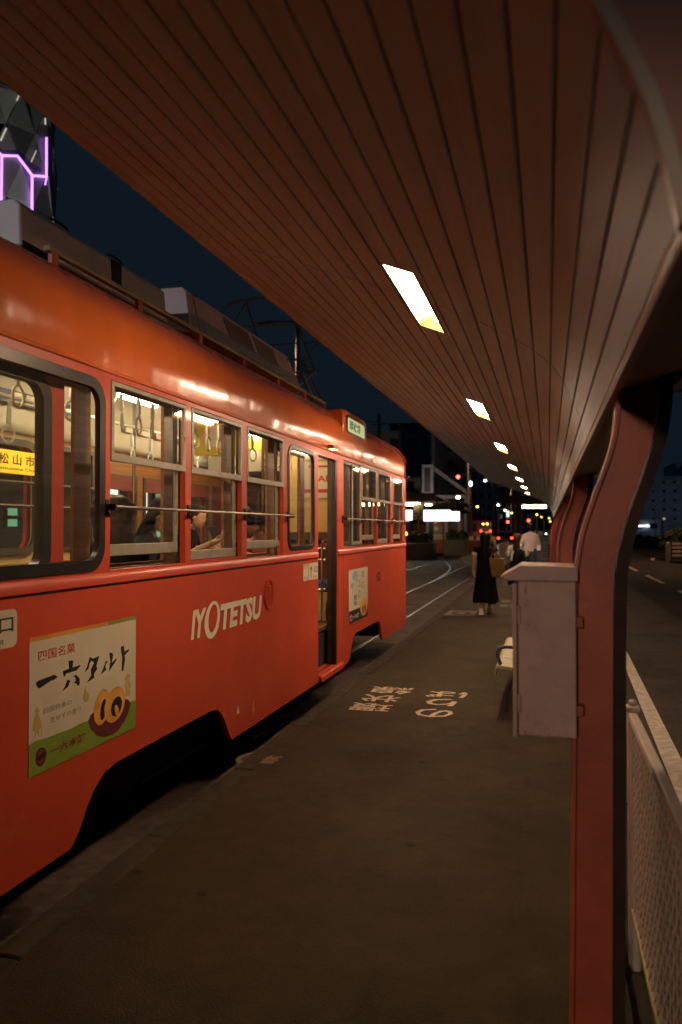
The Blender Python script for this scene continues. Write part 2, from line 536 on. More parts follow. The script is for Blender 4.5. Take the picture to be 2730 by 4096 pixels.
def rrect(x0, x1, y0, y1, r=0.0, n=5):
    if r <= 0:
        return [(x0, y0), (x1, y0), (x1, y1), (x0, y1)]
    out = []
    for cx, cy, a0 in ((x1 - r, y0 + r, -90), (x1 - r, y1 - r, 0), (x0 + r, y1 - r, 90), (x0 + r, y0 + r, 180)):
        for i in range(n + 1):
            a = R(a0 + 90 * i / n)
            out.append((cx + r * math.cos(a), cy + r * math.sin(a)))
    return out

def ellipse(cx, cy, rx, ry, rot=0.0, n=24):
    out = []
    for i in range(n):
        a = 2 * PI * i / n
        x, y = rx * math.cos(a), ry * math.sin(a)
        out.append((cx + x * math.cos(rot) - y * math.sin(rot), cy + x * math.sin(rot) + y * math.cos(rot)))
    return out

_txt_cache = {}
def text_verts(s, bold=0.0):
    key = (s, bold)
    if key in _txt_cache: return _txt_cache[key]
    cu = bpy.data.curves.new('lettering', 'FONT')
    cu.body = s
    cu.size = 1.0
    cu.resolution_u = 2
    cu.offset = bold
    cu.align_x = 'LEFT'
    ob = bpy.data.objects.new('lettering', cu)
    COL.objects.link(ob)
    dg = bpy.context.evaluated_depsgraph_get()
    me = bpy.data.meshes.new_from_object(ob.evaluated_get(dg))
    vs = [tuple(v.co) for v in me.vertices]
    fs = [tuple(p.vertices) for p in me.polygons]
    bpy.data.objects.remove(ob)
    bpy.data.curves.remove(cu)
    bpy.data.meshes.remove(me)
    _txt_cache[key] = (vs, fs)
    return vs, fs

def put_text(mb, s, u0, u1, v0, v1, fn, t, bold=0.0, flip=False, shear=0.0):
    vs, fs = text_verts(s, bold)
    if not vs: return
    ax = min(v[0] for v in vs); bx = max(v[0] for v in vs)
    ay = min(v[1] for v in vs); by = max(v[1] for v in vs)
    out = []
    for v in vs:
        a = (v[0] - ax) / max(1e-6, bx - ax); b = (v[1] - ay) / max(1e-6, by - ay)
        if flip: a, b = 1 - a, 1 - b
        out.append(fn(u0 + (u1 - u0) * a + shear * (b - 0.5), v0 + (v1 - v0) * b, t))
    mb.add(out, fs)

def group_box_mesh(boxes):
    mb = MB()
    for b in boxes: mb.box(*b)
    return mb

# ------------------------------------------------------------------ setting: ground, track bed, platform, road
struct(MB().box(-700, 700, -300, 900, -1.2, -0.30).build('ground', M['road'], smooth=False))
struct(MB().box(-14, -2.12, -14, 120, -0.30, -0.262).build('track_bed', M['track'], smooth=False))
road = struct(MB().box(0.62, 9.0, -25, 320, -0.30, -0.20).build('road', M['road'], smooth=False))
struct(MB().box(0.262, 0.62, -14, 60, -0.30, -0.15).build('gutter', M['kerb'], smooth=False))
platform = struct(MB().box(-1.90, 0.26, -8, 60, -0.30, 0.0).build('platform', M['plat'], smooth=False))
for k in range(26):
    y = 0.2 + k * 1.2
    MB().box(-2.04, -1.904, y + 0.004, y + 1.196, -0.30, 0.004 + random.uniform(-0.003, 0.003)).build('kerb_stone', M['kerb'], platform, bevel=0.012)
struct(MB().box(-2.04, -1.904, 31.4, 60, -0.30, 0.0).build('far_kerb', M['kerb'], smooth=False))
struct(MB().box(-2.04, -1.904, -8, 0.2, -0.30, 0.0).build('rear_kerb', M['kerb'], smooth=False))
# paving courses between the rails
bed = bpy.data.objects['track_bed']
pv = MB()
for i in range(46):
    y = 12.7 + i * 0.92
    for x0, x1 in ((-3.86, -2.92), (-2.80, -2.14), (-5.2, -3.99)):
        pv.box(x0, x1, y + 0.012, y + 0.905, -0.30, -0.256 + random.uniform(-0.004, 0.004))
o = pv.build('paving_slabs', M['track'], bed); o['kind'] = 'stuff'
# a drainage patch of lighter tar strips
for k in range(14):
    y = 14 + k * 2.3 + random.uniform(-.5, .5)
    x = random.choice((-3.4, -4.6, -6.0, -7.2)) + random.uniform(-.2, .2)
    w = random.uniform(.25, .6)
    MB().add([(x - w, y, -.2475), (x + w, y + .25, -.2475), (x + w, y + .34, -.2475), (x - w, y + .1, -.2475)], [(0, 1, 2, 3)]).build('tar_strip', M['kerb'], bed, smooth=False)

def rail_thing(pts, label, z=-0.245):
    mb = MB()
    rings = []
    for i, (x, y) in enumerate(pts):
        x2, y2 = pts[min(i + 1, len(pts) - 1)]; x1, y1 = pts[max(i - 1, 0)]
        d = Vector((x2 - x1, y2 - y1)).normalized()
        nx, ny = -d.y * 0.032, d.x * 0.032
        rings.append([(x + nx, y + ny, z - 0.05), (x - nx, y - ny, z - 0.05), (x - nx * .8, y - ny * .8, z), (x + nx * .8, y + ny * .8, z)])
    mb.loft(rings)
    return tag(mb.build('tram_rail', M['rail']), label, 'rail', 'tram rails set in the paving')
rail_thing([(-2.86, -14), (-2.86, 30), (-2.9, 44), (-3.3, 60), (-4.2, 80)], 'steel rail nearest the platform edge, running under the tram')
rail_thing([(-3.93, -14), (-3.93, 30), (-3.98, 44), (-4.4, 60), (-5.3, 80)], 'second steel rail of the tram track, parallel to the platform')
def smooth_path(p, n=6):
    out = []
    for i in range(len(p) - 1):
        p0 = p[max(i - 1, 0)]; p1 = p[i]; p2 = p[i + 1]; p3 = p[min(i + 2, len(p) - 1)]
        for k in range(n):
            t = k / n
            out.append(tuple(0.5 * ((2 * p1[j]) + (-p0[j] + p2[j]) * t + (2 * p0[j] - 5 * p1[j] + 4 * p2[j] - p3[j]) * t * t + (-p0[j] + 3 * p1[j] - 3 * p2[j] + p3[j]) * t ** 3) for j in range(len(p1))))
    out.append(tuple(p[-1]))
    return out
rail_thing(smooth_path([(-3.95, 29), (-4.05, 32), (-4.32, 36.3), (-5.0, 41.3), (-6.0, 47.2), (-6.9, 53), (-7.1, 58), (-7.15, 75)]), 'curving rail of the crossover, left one of the pair', -0.243)
rail_thing(smooth_path([(-2.92, 32), (-3.1, 36), (-3.73, 40.2), (-4.36, 44.0), (-5.04, 47.5), (-5.75, 52), (-6.05, 57), (-6.1, 75)]), 'curving rail of the crossover, right one of the pair', -0.243)
rail_thing([(-7.15, -14), (-7.15, 29), (-7.15, 75)], 'outer rail of the far track beyond the tram')
rail_thing([(-6.08, -14), (-6.08, 29), (-6.08, 75)], 'inner rail of the far track beyond the tram')

# painted markings
rm = MB()
rm.add([(0.64, -10, -.196), (0.80, -10, -.196), (0.81, 5, -.196), (0.965, 5, -.196), (0.985, 12, -.196), (1.10, 12, -.196), (1.12, 80, -.196), (1.26, 80, -.196)], [(0, 1, 3, 2), (2, 3, 5, 4), (4, 5, 7, 6)])
struct(rm.build('road_edge_line', M['roadpaint'], smooth=False))
for k, y in enumerate((12.5, 20.3, 28.2, 36.1, 44, 52)):
    struct(MB().add([(3.60, y, -.196), (3.75, y, -.196), (3.75, y + 4.6, -.196), (3.60, y + 4.6, -.196)], [(0, 1, 2, 3)]).build('road_lane_marking', M['roadpaint'], smooth=False))
struct(MB().add([(5.65, 48.5, -.196), (5.85, 48.5, -.196), (7.2, 58, -.196), (6.9, 58, -.196)], [(0, 1, 2, 3)]).build('road_corner_marking', M['roadpaint'], smooth=False))
struct(MB().add([(-12.0, 33, -.2475), (-6.0, 35.5, -.2475), (-6.0, 35.9, -.2475), (-12, 33.5, -.2475)], [(0, 1, 2, 3)]).build('road_crossing_line', M['roadpaint'], smooth=False))

def ground_text(name, items, m, label):
    mb = MB()
    for ch, x0, x1, y0, y1 in items:
        put_text(mb, ch, x0, x1, y0, y1, lambda u, v, t: (u, v, t), 0.004, bold=0.014, flip=True)
    o = mb.build(name, m, platform, smooth=False)
    return o
ground_text('platform_lettering', [('環', -1.74, -1.36, 6.86, 7.16), ('状', -1.72, -1.35, 7.24, 7.54), ('線', -1.72, -1.30, 7.62, 7.94),
                                   ('の', -1.13, -0.80, 6.76, 7.08), ('り', -1.10, -0.82, 7.22, 7.52), ('ば', -1.15, -0.76, 7.58, 7.86)], M['platpaint'], '')
jm = MB()
put_text(jm, '乗', -1.98, -1.80, 5.14, 5.34, lambda u, v, t: (u, v, t), 0.004, bold=0.03, flip=True)
for i in range(9):
    a = R(140 + i * 9)
    a2 = R(140 + (i + 1) * 9)
    c = (-1.87, 5.24)
    jm.add([(c[0] + .20 * math.cos(a), c[1] + .17 * math.sin(a), .004), (c[0] + .24 * math.cos(a), c[1] + .21 * math.sin(a), .004),
            (c[0] + .24 * math.cos(a2), c[1] + .21 * math.sin(a2), .004), (c[0] + .20 * math.cos(a2), c[1] + .17 * math.sin(a2), .004)], [(0, 1, 2, 3)])
jm.build('platform_roundel', M['wornpaint'], platform, smooth=False)
# worn square with ring further on
wm = MB()
wm.plate(rrect(-1.87, -1.32, 14.75, 15.65), [ellipse(-1.6, 15.2, .20, .30)], lambda u, v, t: (u, v, t), 0.003, 0.004)
wm.plate(ellipse(-1.6, 15.2, .10, .16), [], lambda u, v, t: (u, v, t), 0.003, 0.004)
wm.build('platform_ring_mark', M['wornpaint'], platform, smooth=False)
ground_text('platform_far_lettering', [('線', -1.02, -0.66, 17.6, 18.3), ('線', -1.0, -0.66, 16.6, 17.2)], M['wornpaint'], '')

# ------------------------------------------------------------------ canopy
CY0, CY1 = 1.2, 29.2
sec_pts = [(-1.90, 3.254), (-1.38, 3.068), (-.862, 2.878), (-.472, 2.722), (-.165, 2.563), (.02, 2.418), (.112, 2.26), (.152, 2.15), (.180, 2.02)]
dense = smooth_path(sec_pts, 10)
cum = [0.0]
for a, b in zip(dense, dense[1:]):
    cum.append(cum[-1] + math.hypot(b[0] - a[0], b[1] - a[1]))
LT = cum[-1]
def sec(s):
    s = max(0, min(LT, s))
    for i in range(len(cum) - 1):
        if cum[i + 1] >= s:
            t = (s - cum[i]) / max(1e-9, cum[i + 1] - cum[i])
            x = dense[i][0] + t * (dense[i + 1][0] - dense[i][0]); z = dense[i][1] + t * (dense[i + 1][1] - dense[i][1])
            dx, dz = dense[i + 1][0] - dense[i][0], dense[i + 1][1] - dense[i][1]
            l = math.hypot(dx, dz)
            nx, nz = -dz / l, dx / l
            if nz < 0: nx, nz = -nx, -nz
            return x, z, nx, nz
    return dense[-1][0], dense[-1][1], 1, 0
def off(s, d):
    x, z, nx, nz = sec(s)
    return (x + nx * d, z + nz * d)

canopy = thing('platform_canopy', 'long curved platform canopy lined with painted planks on red bent columns', 'canopy', (0, 0, 0))
NP = 23
PW = LT / NP
LS0, LS1 = 1.228, 1.398        # light strip along the section
light_y = [3.60 + 3.97 * k for k in range(7)]
LLEN = 1.18
joints = [CY0] + [4.10 + 3.97 * k for k in range(7)] + [CY1]
plank_meshes = {}
def add_plank(s0, s1, y0, y1):
    if y1 - y0 < 0.02 or s1 - s0 < 0.008: return
    key = (round(s0, 4), round(s1, 4), round(y1 - y0, 3))
    g = 0.0047
    if key not in plank_meshes:
        mb = MB()
        a, b = s0 + g, s1 - g
        L = y1 - y0 - 0.012
        prof = [off(a, 0.012), off(a, 0.003), off(a + 0.003, 0.0), off((a + b) / 2, 0.0), off(b - 0.003, 0.0), off(b, 0.003), off(b, 0.012)]
        mb.loft([[(x, 0, z) for x, z in prof], [(x, L, z) for x, z in prof]])
        o = mb.build('plank', M['plank'], canopy)
        plank_meshes[key] = o.data
    else:
        o = bpy.data.objects.new('plank', plank_meshes[key])
        COL.objects.link(o); o.parent = canopy
    o.location = (random.uniform(-.0006, .0006), y0 + 0.002, random.uniform(-.0012, .0008))
for i in range(NP):
    s0, s1 = i * PW, (i + 1) * PW
    hit = s1 > LS0 + .002 and s0 < LS1 - .002
    for j0, j1 in zip(joints, joints[1:]):
        if not hit:
            add_plank(s0, s1, j0, j1); continue
        cuts = []
        for ly in light_y:
            a, b = max(j0, ly), min(j1, ly + LLEN)
            if b > a: cuts.append((a, b))
        y = j0
        for a, b in sorted(cuts):
            add_plank(s0, s1, y, a)
            if s0 < LS0: add_plank(s0, LS0, a, b)
            if s1 > LS1: add_plank(LS1, s1, a, b)
            y = b
        add_plank(s0, s1, y, j1)
# dark backing with openings over the lamps
bk = MB()
def bkstrip(sa, sb, y0, y1, d=0.034, n=6):
    ring0 = [off(sa + (sb - sa) * k / n, d) for k in range(n + 1)]
    bk.add([(x, y0, z) for x, z in ring0] + [(x, y1, z) for x, z in ring0], [(k, k + 1, n + 2 + k, n + 1 + k) for k in range(n)])
bkstrip(0, LS0, CY0, CY1, n=14); bkstrip(LS1, LT, CY0, CY1, n=18)
ys = [CY0] + [q for ly in light_y for q in (ly, ly + LLEN)] + [CY1]
for a, b in zip(ys[0::2], ys[1::2]):
    bkstrip(LS0, LS1, a, b)
bk.build('canopy_backing', M['plankdark'], canopy)
# outer roof skin
top = [(-1.97, 3.40), (-1.4, 3.32), (-.8, 3.20), (-.3, 3.05), (.1, 2.90), (.36, 2.72), (.46, 2.52)]
sk = MB()
sk.loft([[(x, CY0 - .02, z) for x, z in top + [(x - .0, z - .03) for x, z in reversed(top)]], [(x, CY1 + .02, z) for x, z in top + [(x, z - .03) for x, z in reversed(top)]]])
sk.build('roof_sheet', M['soffit'], canopy)
# left eave edge in three thin bands
MB().box(-1.955, -1.905, CY0, CY1, 3.262, 3.39).build('eave_board', M['plank'], canopy, bevel=0.004)
MB().box(-1.985, -1.957, CY0, CY1, 3.285, 3.41).build('eave_trim', M['trim'], canopy, bevel=0.004)
# right hand lip and beam
MB().plate([(.181, 2.022), (.188, 2.006), (.212, 2.012), (.212, 2.04), (.19, 2.07)], [], lambda u, v, t: (u, t, v), CY0, CY1).build('edge_trim', M['trim'], canopy)
MB().plate([(.216, 2.036), (.425, 2.085), (.47, 2.12), (.47, 2.50), (.44, 2.50), (.40, 2.16), (.216, 2.07)], [], lambda u, v, t: (u, t, v), CY0 - .01, CY1).build('soffit_beam', M['soffit'], canopy)
# end arch: light band and maroon fascia
band_out = [off(LT * k / 40, -0.004) for k in range(41)]
band_in = [off(LT * k / 40, 0.017) for k in range(41)]
bd = MB(); n = 41
for y0, y1 in ((CY0 - .035, CY0 - .005),):
    vs = [(x, y0, z) for x, z in band_out] + [(x, y0, z) for x, z in band_in] + [(x, y1, z) for x, z in band_out] + [(x, y1, z) for x, z in band_in]
    fs = []
    for k in range(40):
        fs += [(k, k + 1, n + k + 1, n + k), (2 * n + k, 3 * n + k, 3 * n + k + 1, 2 * n + k + 1), (k, 2 * n + k, 2 * n + k + 1, k + 1), (n + k, n + k + 1, 3 * n + k + 1, 3 * n + k)]
    bd.add(vs, fs)
bd.build('arch_trim', M['trim'], canopy)
fas = [off(LT * k / 40, 0.019) for k in range(41)] + [(.215, 2.03), (.6, 2.10), (.6, 3.55), (-2.0, 3.55), (-2.0, 3.32)]
MB().plate(fas, [], lambda u, v, t: (u, t, v), CY0 - .03, CY0 - .008).build('end_fascia', M['maroon'], canopy)
fas2 = [off(LT * k / 30, 0.03) for k in range(31)] + [(.46, 2.4), (.46, 2.52), (.36, 2.72), (.1, 2.9), (-.3, 3.05), (-.8, 3.2), (-1.4, 3.32), (-1.97, 3.40)]
MB().plate(fas2, [], lambda u, v, t: (u, t, v), CY1 + .001, CY1 + .02).build('far_end_fascia', M['maroon'], canopy)

# bent columns
Lf = smooth_path([(0.069, -.02), (.080, .75), (.089, 1.40), (.096, 1.496), (.113, 1.592), (.152, 1.712), (.192, 1.824), (.213, 1.914), (.226, 2.064)], 5)
Rt = smooth_path([(0.187, -.02), (.192, .75), (.196, 1.36), (.204, 1.493), (.232, 1.625), (.276, 1.752), (.311, 1.862), (.331, 1.975), (.336, 2.064)], 5)
Dk = smooth_path([(0.206, -.02), (.216, .75), (.226, 1.36), (.238, 1.493), (.270, 1.617), (.314, 1.727), (.345, 1.84), (.362, 1.96), (.369, 2.064)], 5)
def make_column(y):
    web = MB().plate(Lf + list(reversed(Rt)), [], lambda u, v, t: (u, t, v), y + .02, y + .032).build('column', M['post'], canopy)
    fl = MB(); n = len(Lf)
    def strip(path, dx0, dx1, ya, yb):
        rings = [[(x + dx0, ya, z), (x + dx1, ya, z), (x + dx1, yb, z), (x + dx0, yb, z)] for x, z in path]
        fl.loft(rings)
    strip(Lf, -.012, -.001, y - .028, y + .085)
    fl.build('column_flange', M['post'], web)
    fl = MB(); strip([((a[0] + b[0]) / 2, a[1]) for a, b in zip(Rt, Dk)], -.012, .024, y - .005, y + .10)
    fl.build('column_back_flange', M['rust'], web)  # dark colour put in for the shade on this flange
    MB().box(.205, .40, y - .05, y + .11, 2.062, 2.076).build('cap_plate', M['rust'], web)
    return web
c0 = make_column(2.62)
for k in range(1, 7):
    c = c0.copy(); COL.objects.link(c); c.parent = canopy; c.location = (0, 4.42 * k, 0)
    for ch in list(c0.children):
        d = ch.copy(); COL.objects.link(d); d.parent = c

# recessed fluorescent lights
ords = ['nearest', 'second', 'third', 'fourth', 'fifth', 'sixth', 'farthest']
sm = (LS0 + LS1) / 2
first = None
for k, ly in enumerate(light_y):
    lab = ('%s recessed fluorescent light along the plank ceiling of the canopy' % ords[k]) if k else 'large nearest recessed fluorescent light glaring in the plank ceiling'
    if first is None:
        first = thing('canopy_light', lab, 'ceiling light', (0, ly, 0), 0, 'recessed lights along the canopy')
        hb = MB()
        e = 0.006; D = 0.088
        p = [off(LS0 + e, -.001), off(LS0 + e, D), off(LS1 - e, D), off(LS1 - e, -.001)]
        q = [off(LS0 + e + .004, -.001), off(LS0 + e + .004, D - .004), off(LS1 - e - .004, D - .004), off(LS1 - e - .004, -.001)]
        ring = p + list(reversed(q))
        hb.loft([[(x, .004, z) for x, z in ring], [(x, LLEN - .004, z) for x, z in ring]])
        for ya, yb in ((.004, .010), (LLEN - .010, LLEN - .004)):
            hb.loft([[(x, ya, z) for x, z in p], [(x, yb, z) for x, z in p]])
        hb.build('housing', M['reflector'], first)
        pb_ = MB(); pb_.loft([[(x, LLEN - .022, z) for x, z in q], [(x, LLEN - .0105, z) for x, z in q]])
        pb_.build('end_plate', M['endplate'], first)
        lb = MB()
        x, z, nx, nz = sec(sm)
        for ds in (-.038, .038):
            cx, cz = off(sm + ds, .044)
            lb.tube([(cx, .03, cz), (cx, LLEN - .17, cz)], .026, 8)
        lb.build('tube', M['lampold'], first)
    else:
        r_ = copy_tree(first, (0, ly, 0), None, lab)
        for ch in r_.children:
            if ch.name.startswith('tube'):
                if k == 1:
                    ch.data = ch.data.copy(); ch.data.materials[0] = M['lamp']; full_tube = ch.data
                else:
                    ch.data = full_tube

# ------------------------------------------------------------------ tram
TX = -2.2; TC = -3.3; TL = -4.4
TY0, TY1 = 0.6, 12.58
tram = thing('tram', 'orange city tram standing at the platform with its middle door open', 'tram', (0, 0, 0))
def side(u, v, t): return (TX - t, u, v)
outer = [(TY0, .08), (3.37, .08), (3.44, .14), (3.50, .23), (3.57, .30), (3.66, .355), (3.78, .375), (4.98, .375), (5.10, .36), (5.18, .31), (5.24, .24), (5.30, .15), (5.36, .09),
         (8.76, .08), (8.86, .12), (8.92, .19), (8.98, .27), (9.05, .34), (9.17, .372), (10.44, .372), (10.54, .345), (10.60, .28), (10.66, .18), (10.74, .08),
         (TY1, .07), (TY1, 2.405), (TY0, 2.405)]
WIN = [(3.70, 4.585, 1.385, 2.378), (4.665, 5.54, 1.395, 2.378), (5.64, 6.50, 1.375, 2.378)]
WIN2 = [(8.58, 9.42, 1.39, 2.37), (9.49, 10.34, 1.395, 2.37), (10.44, 11.31, 1.395, 2.37), (11.52, 12.30, 1.395, 2.37)]
W0 = (2.0, 3.61, 1.42, 2.33)
W4 = (6.64, 7.42, 1.43, 2.325)
DOOR = (7.57, 8.30, .135, 2.335)
holes = [rrect(*W0, .11)] + [rrect(*w) for w in WIN] + [rrect(*W4, .10)] + [rrect(*DOOR)] + [rrect(*w) for w in WIN2]
MB().plate(outer, holes, side, 0.0, 0.035).build('body_side', M['paint'], tram)
# far side, simpler
FWIN = [(0.9, 1.7), (1.9, 2.7), (2.9, 3.75), (6.16, 6.90), (7.06, 7.74), (7.93, 8.66), (8.86, 9.6), (9.8, 10.5), (10.7, 11.4), (11.6, 12.3)]
FTOP = [2.14, 2.14, 2.14, 2.33] + [2.14] * 7
fh = [rrect(a, b, 1.42, ft_) for (a, b), ft_ in zip(FWIN, FTOP)] + [rrect(4.45, 5.985, 1.42, 2.31, .13)]
MB().plate([(TY0, .08), (TY1, .08), (TY1, 2.405), (TY0, 2.405)], fh, lambda u, v, t: (TL + t, u, v), 0, .035).build('far_body_side', M['paint'], tram)
# roof shell with cove, drip edge and gentle dents
half = [(-2.206, 2.408), (-2.198, 2.412), (-2.196, 2.424), (-2.201, 2.432), (-2.198, 2.455), (-2.1925, 2.49), (-2.188, 2.53), (-2.186, 2.57), (-2.1865, 2.61), (-2.191, 2.655), (-2.203, 2.71), (-2.226, 2.765), (-2.275, 2.82), (-2.335, 2.885), (-2.41, 2.935), (-2.50, 2.985), (-2.61, 3.03), (-2.80, 3.075), (-3.05, 3.10), (-3.3, 3.11)]
prof = half + [(2 * TC - x, z) for x, z in reversed(half[:-1])]
rings = []
NY = 260
for j in range(NY + 1):
    y = TY0 + (TY1 - TY0) * j / NY
    r = []
    for x, z in prof:
        e = max(0.0, (y - (TY1 - .22)) / .22)
        sh = 1 - 0.10 * e * e
        d = 0.0
        if 2.40 < z < 2.72:
            d = (noise.noise(Vector((y * 2.2, z * 1.2, 3.1))) * 0.006 + noise.noise(Vector((y * 11.0, z * 0.8, 8.1))) * 0.0022 + noise.noise(Vector((y * 5.0, z * 0.6, 1.7))) * 0.0042) * (1 if z < 2.6 else .6)
        xx = TC + (x - TC) * (1 - .04 * e * e) + (d if x > TC else -d)
        zz = z if z < 2.62 else 2.62 + (z - 2.62) * (sh if e > 0 else 1)
        r.append((xx, y, zz))
    rings.append(r)
MB().loft(rings, cap=False, close=False).build('roof', M['roofpaint'], tram)
# ends
endp = [(TX - .004, .07), (TX - .004, 2.42)] + [(x, z) for x, z in prof[9:-9]] + [(TL + .004, 2.42), (TL + .004, .07)]
for y0, y1, wh in ((TY1 - .03, TY1, 1), (TY0, TY0 + .03, 0)):
    hs = [rrect(-4.15, -3.55, 1.35, 2.25, .06), rrect(-3.45, -2.45, 1.35, 2.25, .06)]
    ep = MB().plate([(x, min(z, 3.0)) for x, z in endp], hs, lambda u, v, t: (u, t, v), y0, y1).build('end_panel', M['paint'], tram)
    MB().add([(-4.15, y0 + .01, 1.35), (-2.45, y0 + .01, 1.35), (-2.45, y0 + .01, 2.25), (-4.15, y0 + .01, 2.25)], [(0, 1, 2, 3)]).build('windscreen', M['glass_d'], ep, smooth=False)
# belt rail and crease line
b1 = MB()
for a, b in ((TY0, 7.55), (8.33, TY1 - .02)):
    b1.plate([(0, 1.312), (.011, 1.318), (.013, 1.352), (.006, 1.364), (.0, 1.372)], [], lambda u, v, t: (TX + u, t, v), a, b)
b1.build('belt_rail', M['paint'], tram)
s1 = MB()
for a, b in ((TY0, 7.55), (8.33, TY1 - .02)):
    s1.box(TX - .001, TX + .0015, a, b, 1.304, 1.310)
s1.build('panel_seam', M['rubber'], tram, smooth=False)
s2 = MB()
for y in (8.34, 8.57):
    s2.box(TX - .001, TX + .001, y - .002, y + .002, .42, 1.31)
s2.build('panel_joint', M['rust'], tram, smooth=False)

# sliding sash windows
def sash(parent, y0, y1, z0, z1, fw, fb, x, depth=.018, m='alu'):
    f = MB().plate(rrect(y0, y1, z0, z1), [rrect(y0 + fw, y1 - fw, z0 + fb, z1 - fw * .8)], lambda u, v, t: (x - t, u, v), 0, depth).build('sash', M[m], parent, bevel=.003)
    MB().add([(x - depth / 2, y0 + fw, z0 + fb), (x - depth / 2, y1 - fw, z0 + fb), (x - depth / 2, y1 - fw, z1 - fw * .8), (x - depth / 2, y0 + fw, z1 - fw * .8)], [(0, 1, 2, 3)]).build('pane', M['glass'], parent, smooth=False)
    return f
def window_unit(w, zl, dark=False):
    y0, y1, z0, z1 = w
    zm = 1.955
    wf = MB().plate(rrect(y0 - .012, y1 + .012, z0 - .012, z1 + .03), [rrect(y0 + .012, y1 - .012, z0 + .006, z1 + .005)], lambda u, v, t: (TX - .062 - t, u, v), 0, .02).build('window', M['alu2'], tram)
    sash(wf, y0 + .004, y1 - .004, zm, z1 - .004, .030, .040, TX + .004)
    sash(wf, y0 + .016, y1 - .03, zl, zm + .03, .030, .062, TX - .036)
    # roller blind rolled up under the head
    MB().tube([(TX - .10, y0 + .02, z1 - .006), (TX - .10, y1 - .02, z1 - .006)], .018, 8).build('blind_roll', M['alu2'], wf)
    return wf
window_unit(WIN[0], 1.455); window_unit(WIN[1], 1.398); window_unit(WIN[2], 1.445)
for i, w in enumerate(WIN2[1:]):
    window_unit(w, (1.46, 1.40, 1.45)[i])
# horizontally sliding window beside the door
y0, y1, z0, z1 = WIN2[0]
wf = MB().plate(rrect(y0, y1, z0, z1), [rrect(y0 + .02, y1 - .02, z0 + .02, z1 - .02)], lambda u, v, t: (TX - .02 - t, u, v), 0, .03).build('window', M['alu'], tram)
sash(wf, y0 + .02, y0 + .46, z0 + .02, z1 - .02, .03, .04, TX - .012, m='alu2'); sash(wf, y0 + .40, y1 - .02, z0 + .02, z1 - .02, .03, .04, TX + .004)
# fixed windows in black rubber
def rubber_window(w, r, fw):
    y0, y1, z0, z1 = w
    f = MB().plate(rrect(y0 - fw * .7, y1 + fw * .7, z0 - fw * .7, z1 + fw * .7, r + fw * .5), [rrect(y0 + fw * .5, y1 - fw * .5, z0 + fw * .5, z1 - fw * .5, r - .02)], lambda u, v, t: (TX + .008 - t, u, v), 0, .03).build('window', M['rubber'], tram, bevel=.006)
    MB().add([(TX - .008, y0, z0), (TX - .008, y1, z0), (TX - .008, y1, z1), (TX - .008, y0, z1)], [(0, 1, 2, 3)]).build('pane', M['glass'], f, smooth=False)
rubber_window(W0, .11, .048); rubber_window(W4, .10, .038)
# front sliding door leaf seen behind the large window
leaf = MB().plate(rrect(1.9, 3.417, .2, 2.35), [rrect(2.0, 3.255, 1.40, 2.29, .10)], lambda u, v, t: (-2.285 - t, u, v), 0, .03).build('door', M['paint'], tram)
MB().plate(rrect(1.96, 3.305, 1.36, 2.33, .12), [rrect(2.02, 3.242, 1.42, 2.275, .09)], lambda u, v, t: (-2.275 - t, u, v), 0, .05).build('door_gasket', M['rubber'], leaf)
MB().add([(-2.30, 2, 1.4), (-2.30, 3.25, 1.4), (-2.30, 3.25, 2.29), (-2.30, 2, 2.29)], [(0, 1, 2, 3)]).build('door_pane', M['glass'], leaf, smooth=False)
# open middle door: leaf in its pocket, jamb, step, grab rail
leaf2 = MB().box(-2.305, -2.262, 8.285, 9.1, .16, 2.34).build('door', M['wood_dark'], tram)
MB().box(-2.258, -2.205, 8.262, 8.30, .15, 2.34).build('door_edge_rubber', M['rubber'], leaf2, bevel=.006)
MB().box(-2.262, -2.257, 8.27, 8.30, .47, .60).build('door_label', M['kerb'], leaf2)
st = MB().box(-2.75, -2.165, 7.575, 8.46, .112, .145).build('door_step', M['paint'], tram, bevel=.006)
MB().box(-2.168, -2.158, 7.575, 8.46, .085, .138).build('step_nosing', M['paint'], st, bevel=.003)
MB().box(-2.262, -2.25, 7.58, 8.30, .146, .150).build('step_groove', M['rubber'], st)
redm = mat('red_step_riser', (0.60, 0.012, 0.012), 0.4)
MB().box(-3.2, -2.30, 8.64, 8.66, .146, .555).build('step_side_panel', redm, st)
MB().box(-2.78, -2.75, 7.575, 8.63, .146, .53).build('step_riser', redm, st)
gr = MB()
gr.tube(smooth_path([(-2.31, 8.29, 1.46), (-2.33, 8.22, 1.46), (-2.34, 8.20, 1.40), (-2.34, 8.20, .80), (-2.34, 8.20, .62)], 5), .014, 8)
gr.build('grab_rail', M['chrome'], tram)
hb = MB()
hb.tube(smooth_path([(-2.42, 8.62, 1.375), (-2.9, 8.62, 1.37), (-3.05, 8.62, 1.33)], 4), .019, 8)
hb.tube([(-2.42, 8.62, 1.25), (-3.3, 8.62, 1.25)], .02, 8)
hb.tube([(-2.42, 8.62, .92), (-3.3, 8.62, .92)], .017, 8)
hb.build('seat_guard_rail', M['chrome'], tram)
# window guard rails
for (a, b, brs) in ((3.66, 6.63, (3.66, 4.62, 5.59, 6.6)), (8.52, 12.52, (8.52, 9.45, 10.39, 11.42, 12.46))):
    g = MB().tube([(-2.145, a, 1.712), (-2.145, b, 1.712)], .0085, 8).build('guard_rail', M['steel'], tram)
    bm_ = MB()
    for y in brs:
        bm_.box(-2.20, -2.14, y - .008, y + .008, 1.695, 1.728)
        bm_.box(-2.198, -2.19, y - .016, y + .016, 1.67, 1.75)
    bm_.build('rail_bracket', M['rust'], g)
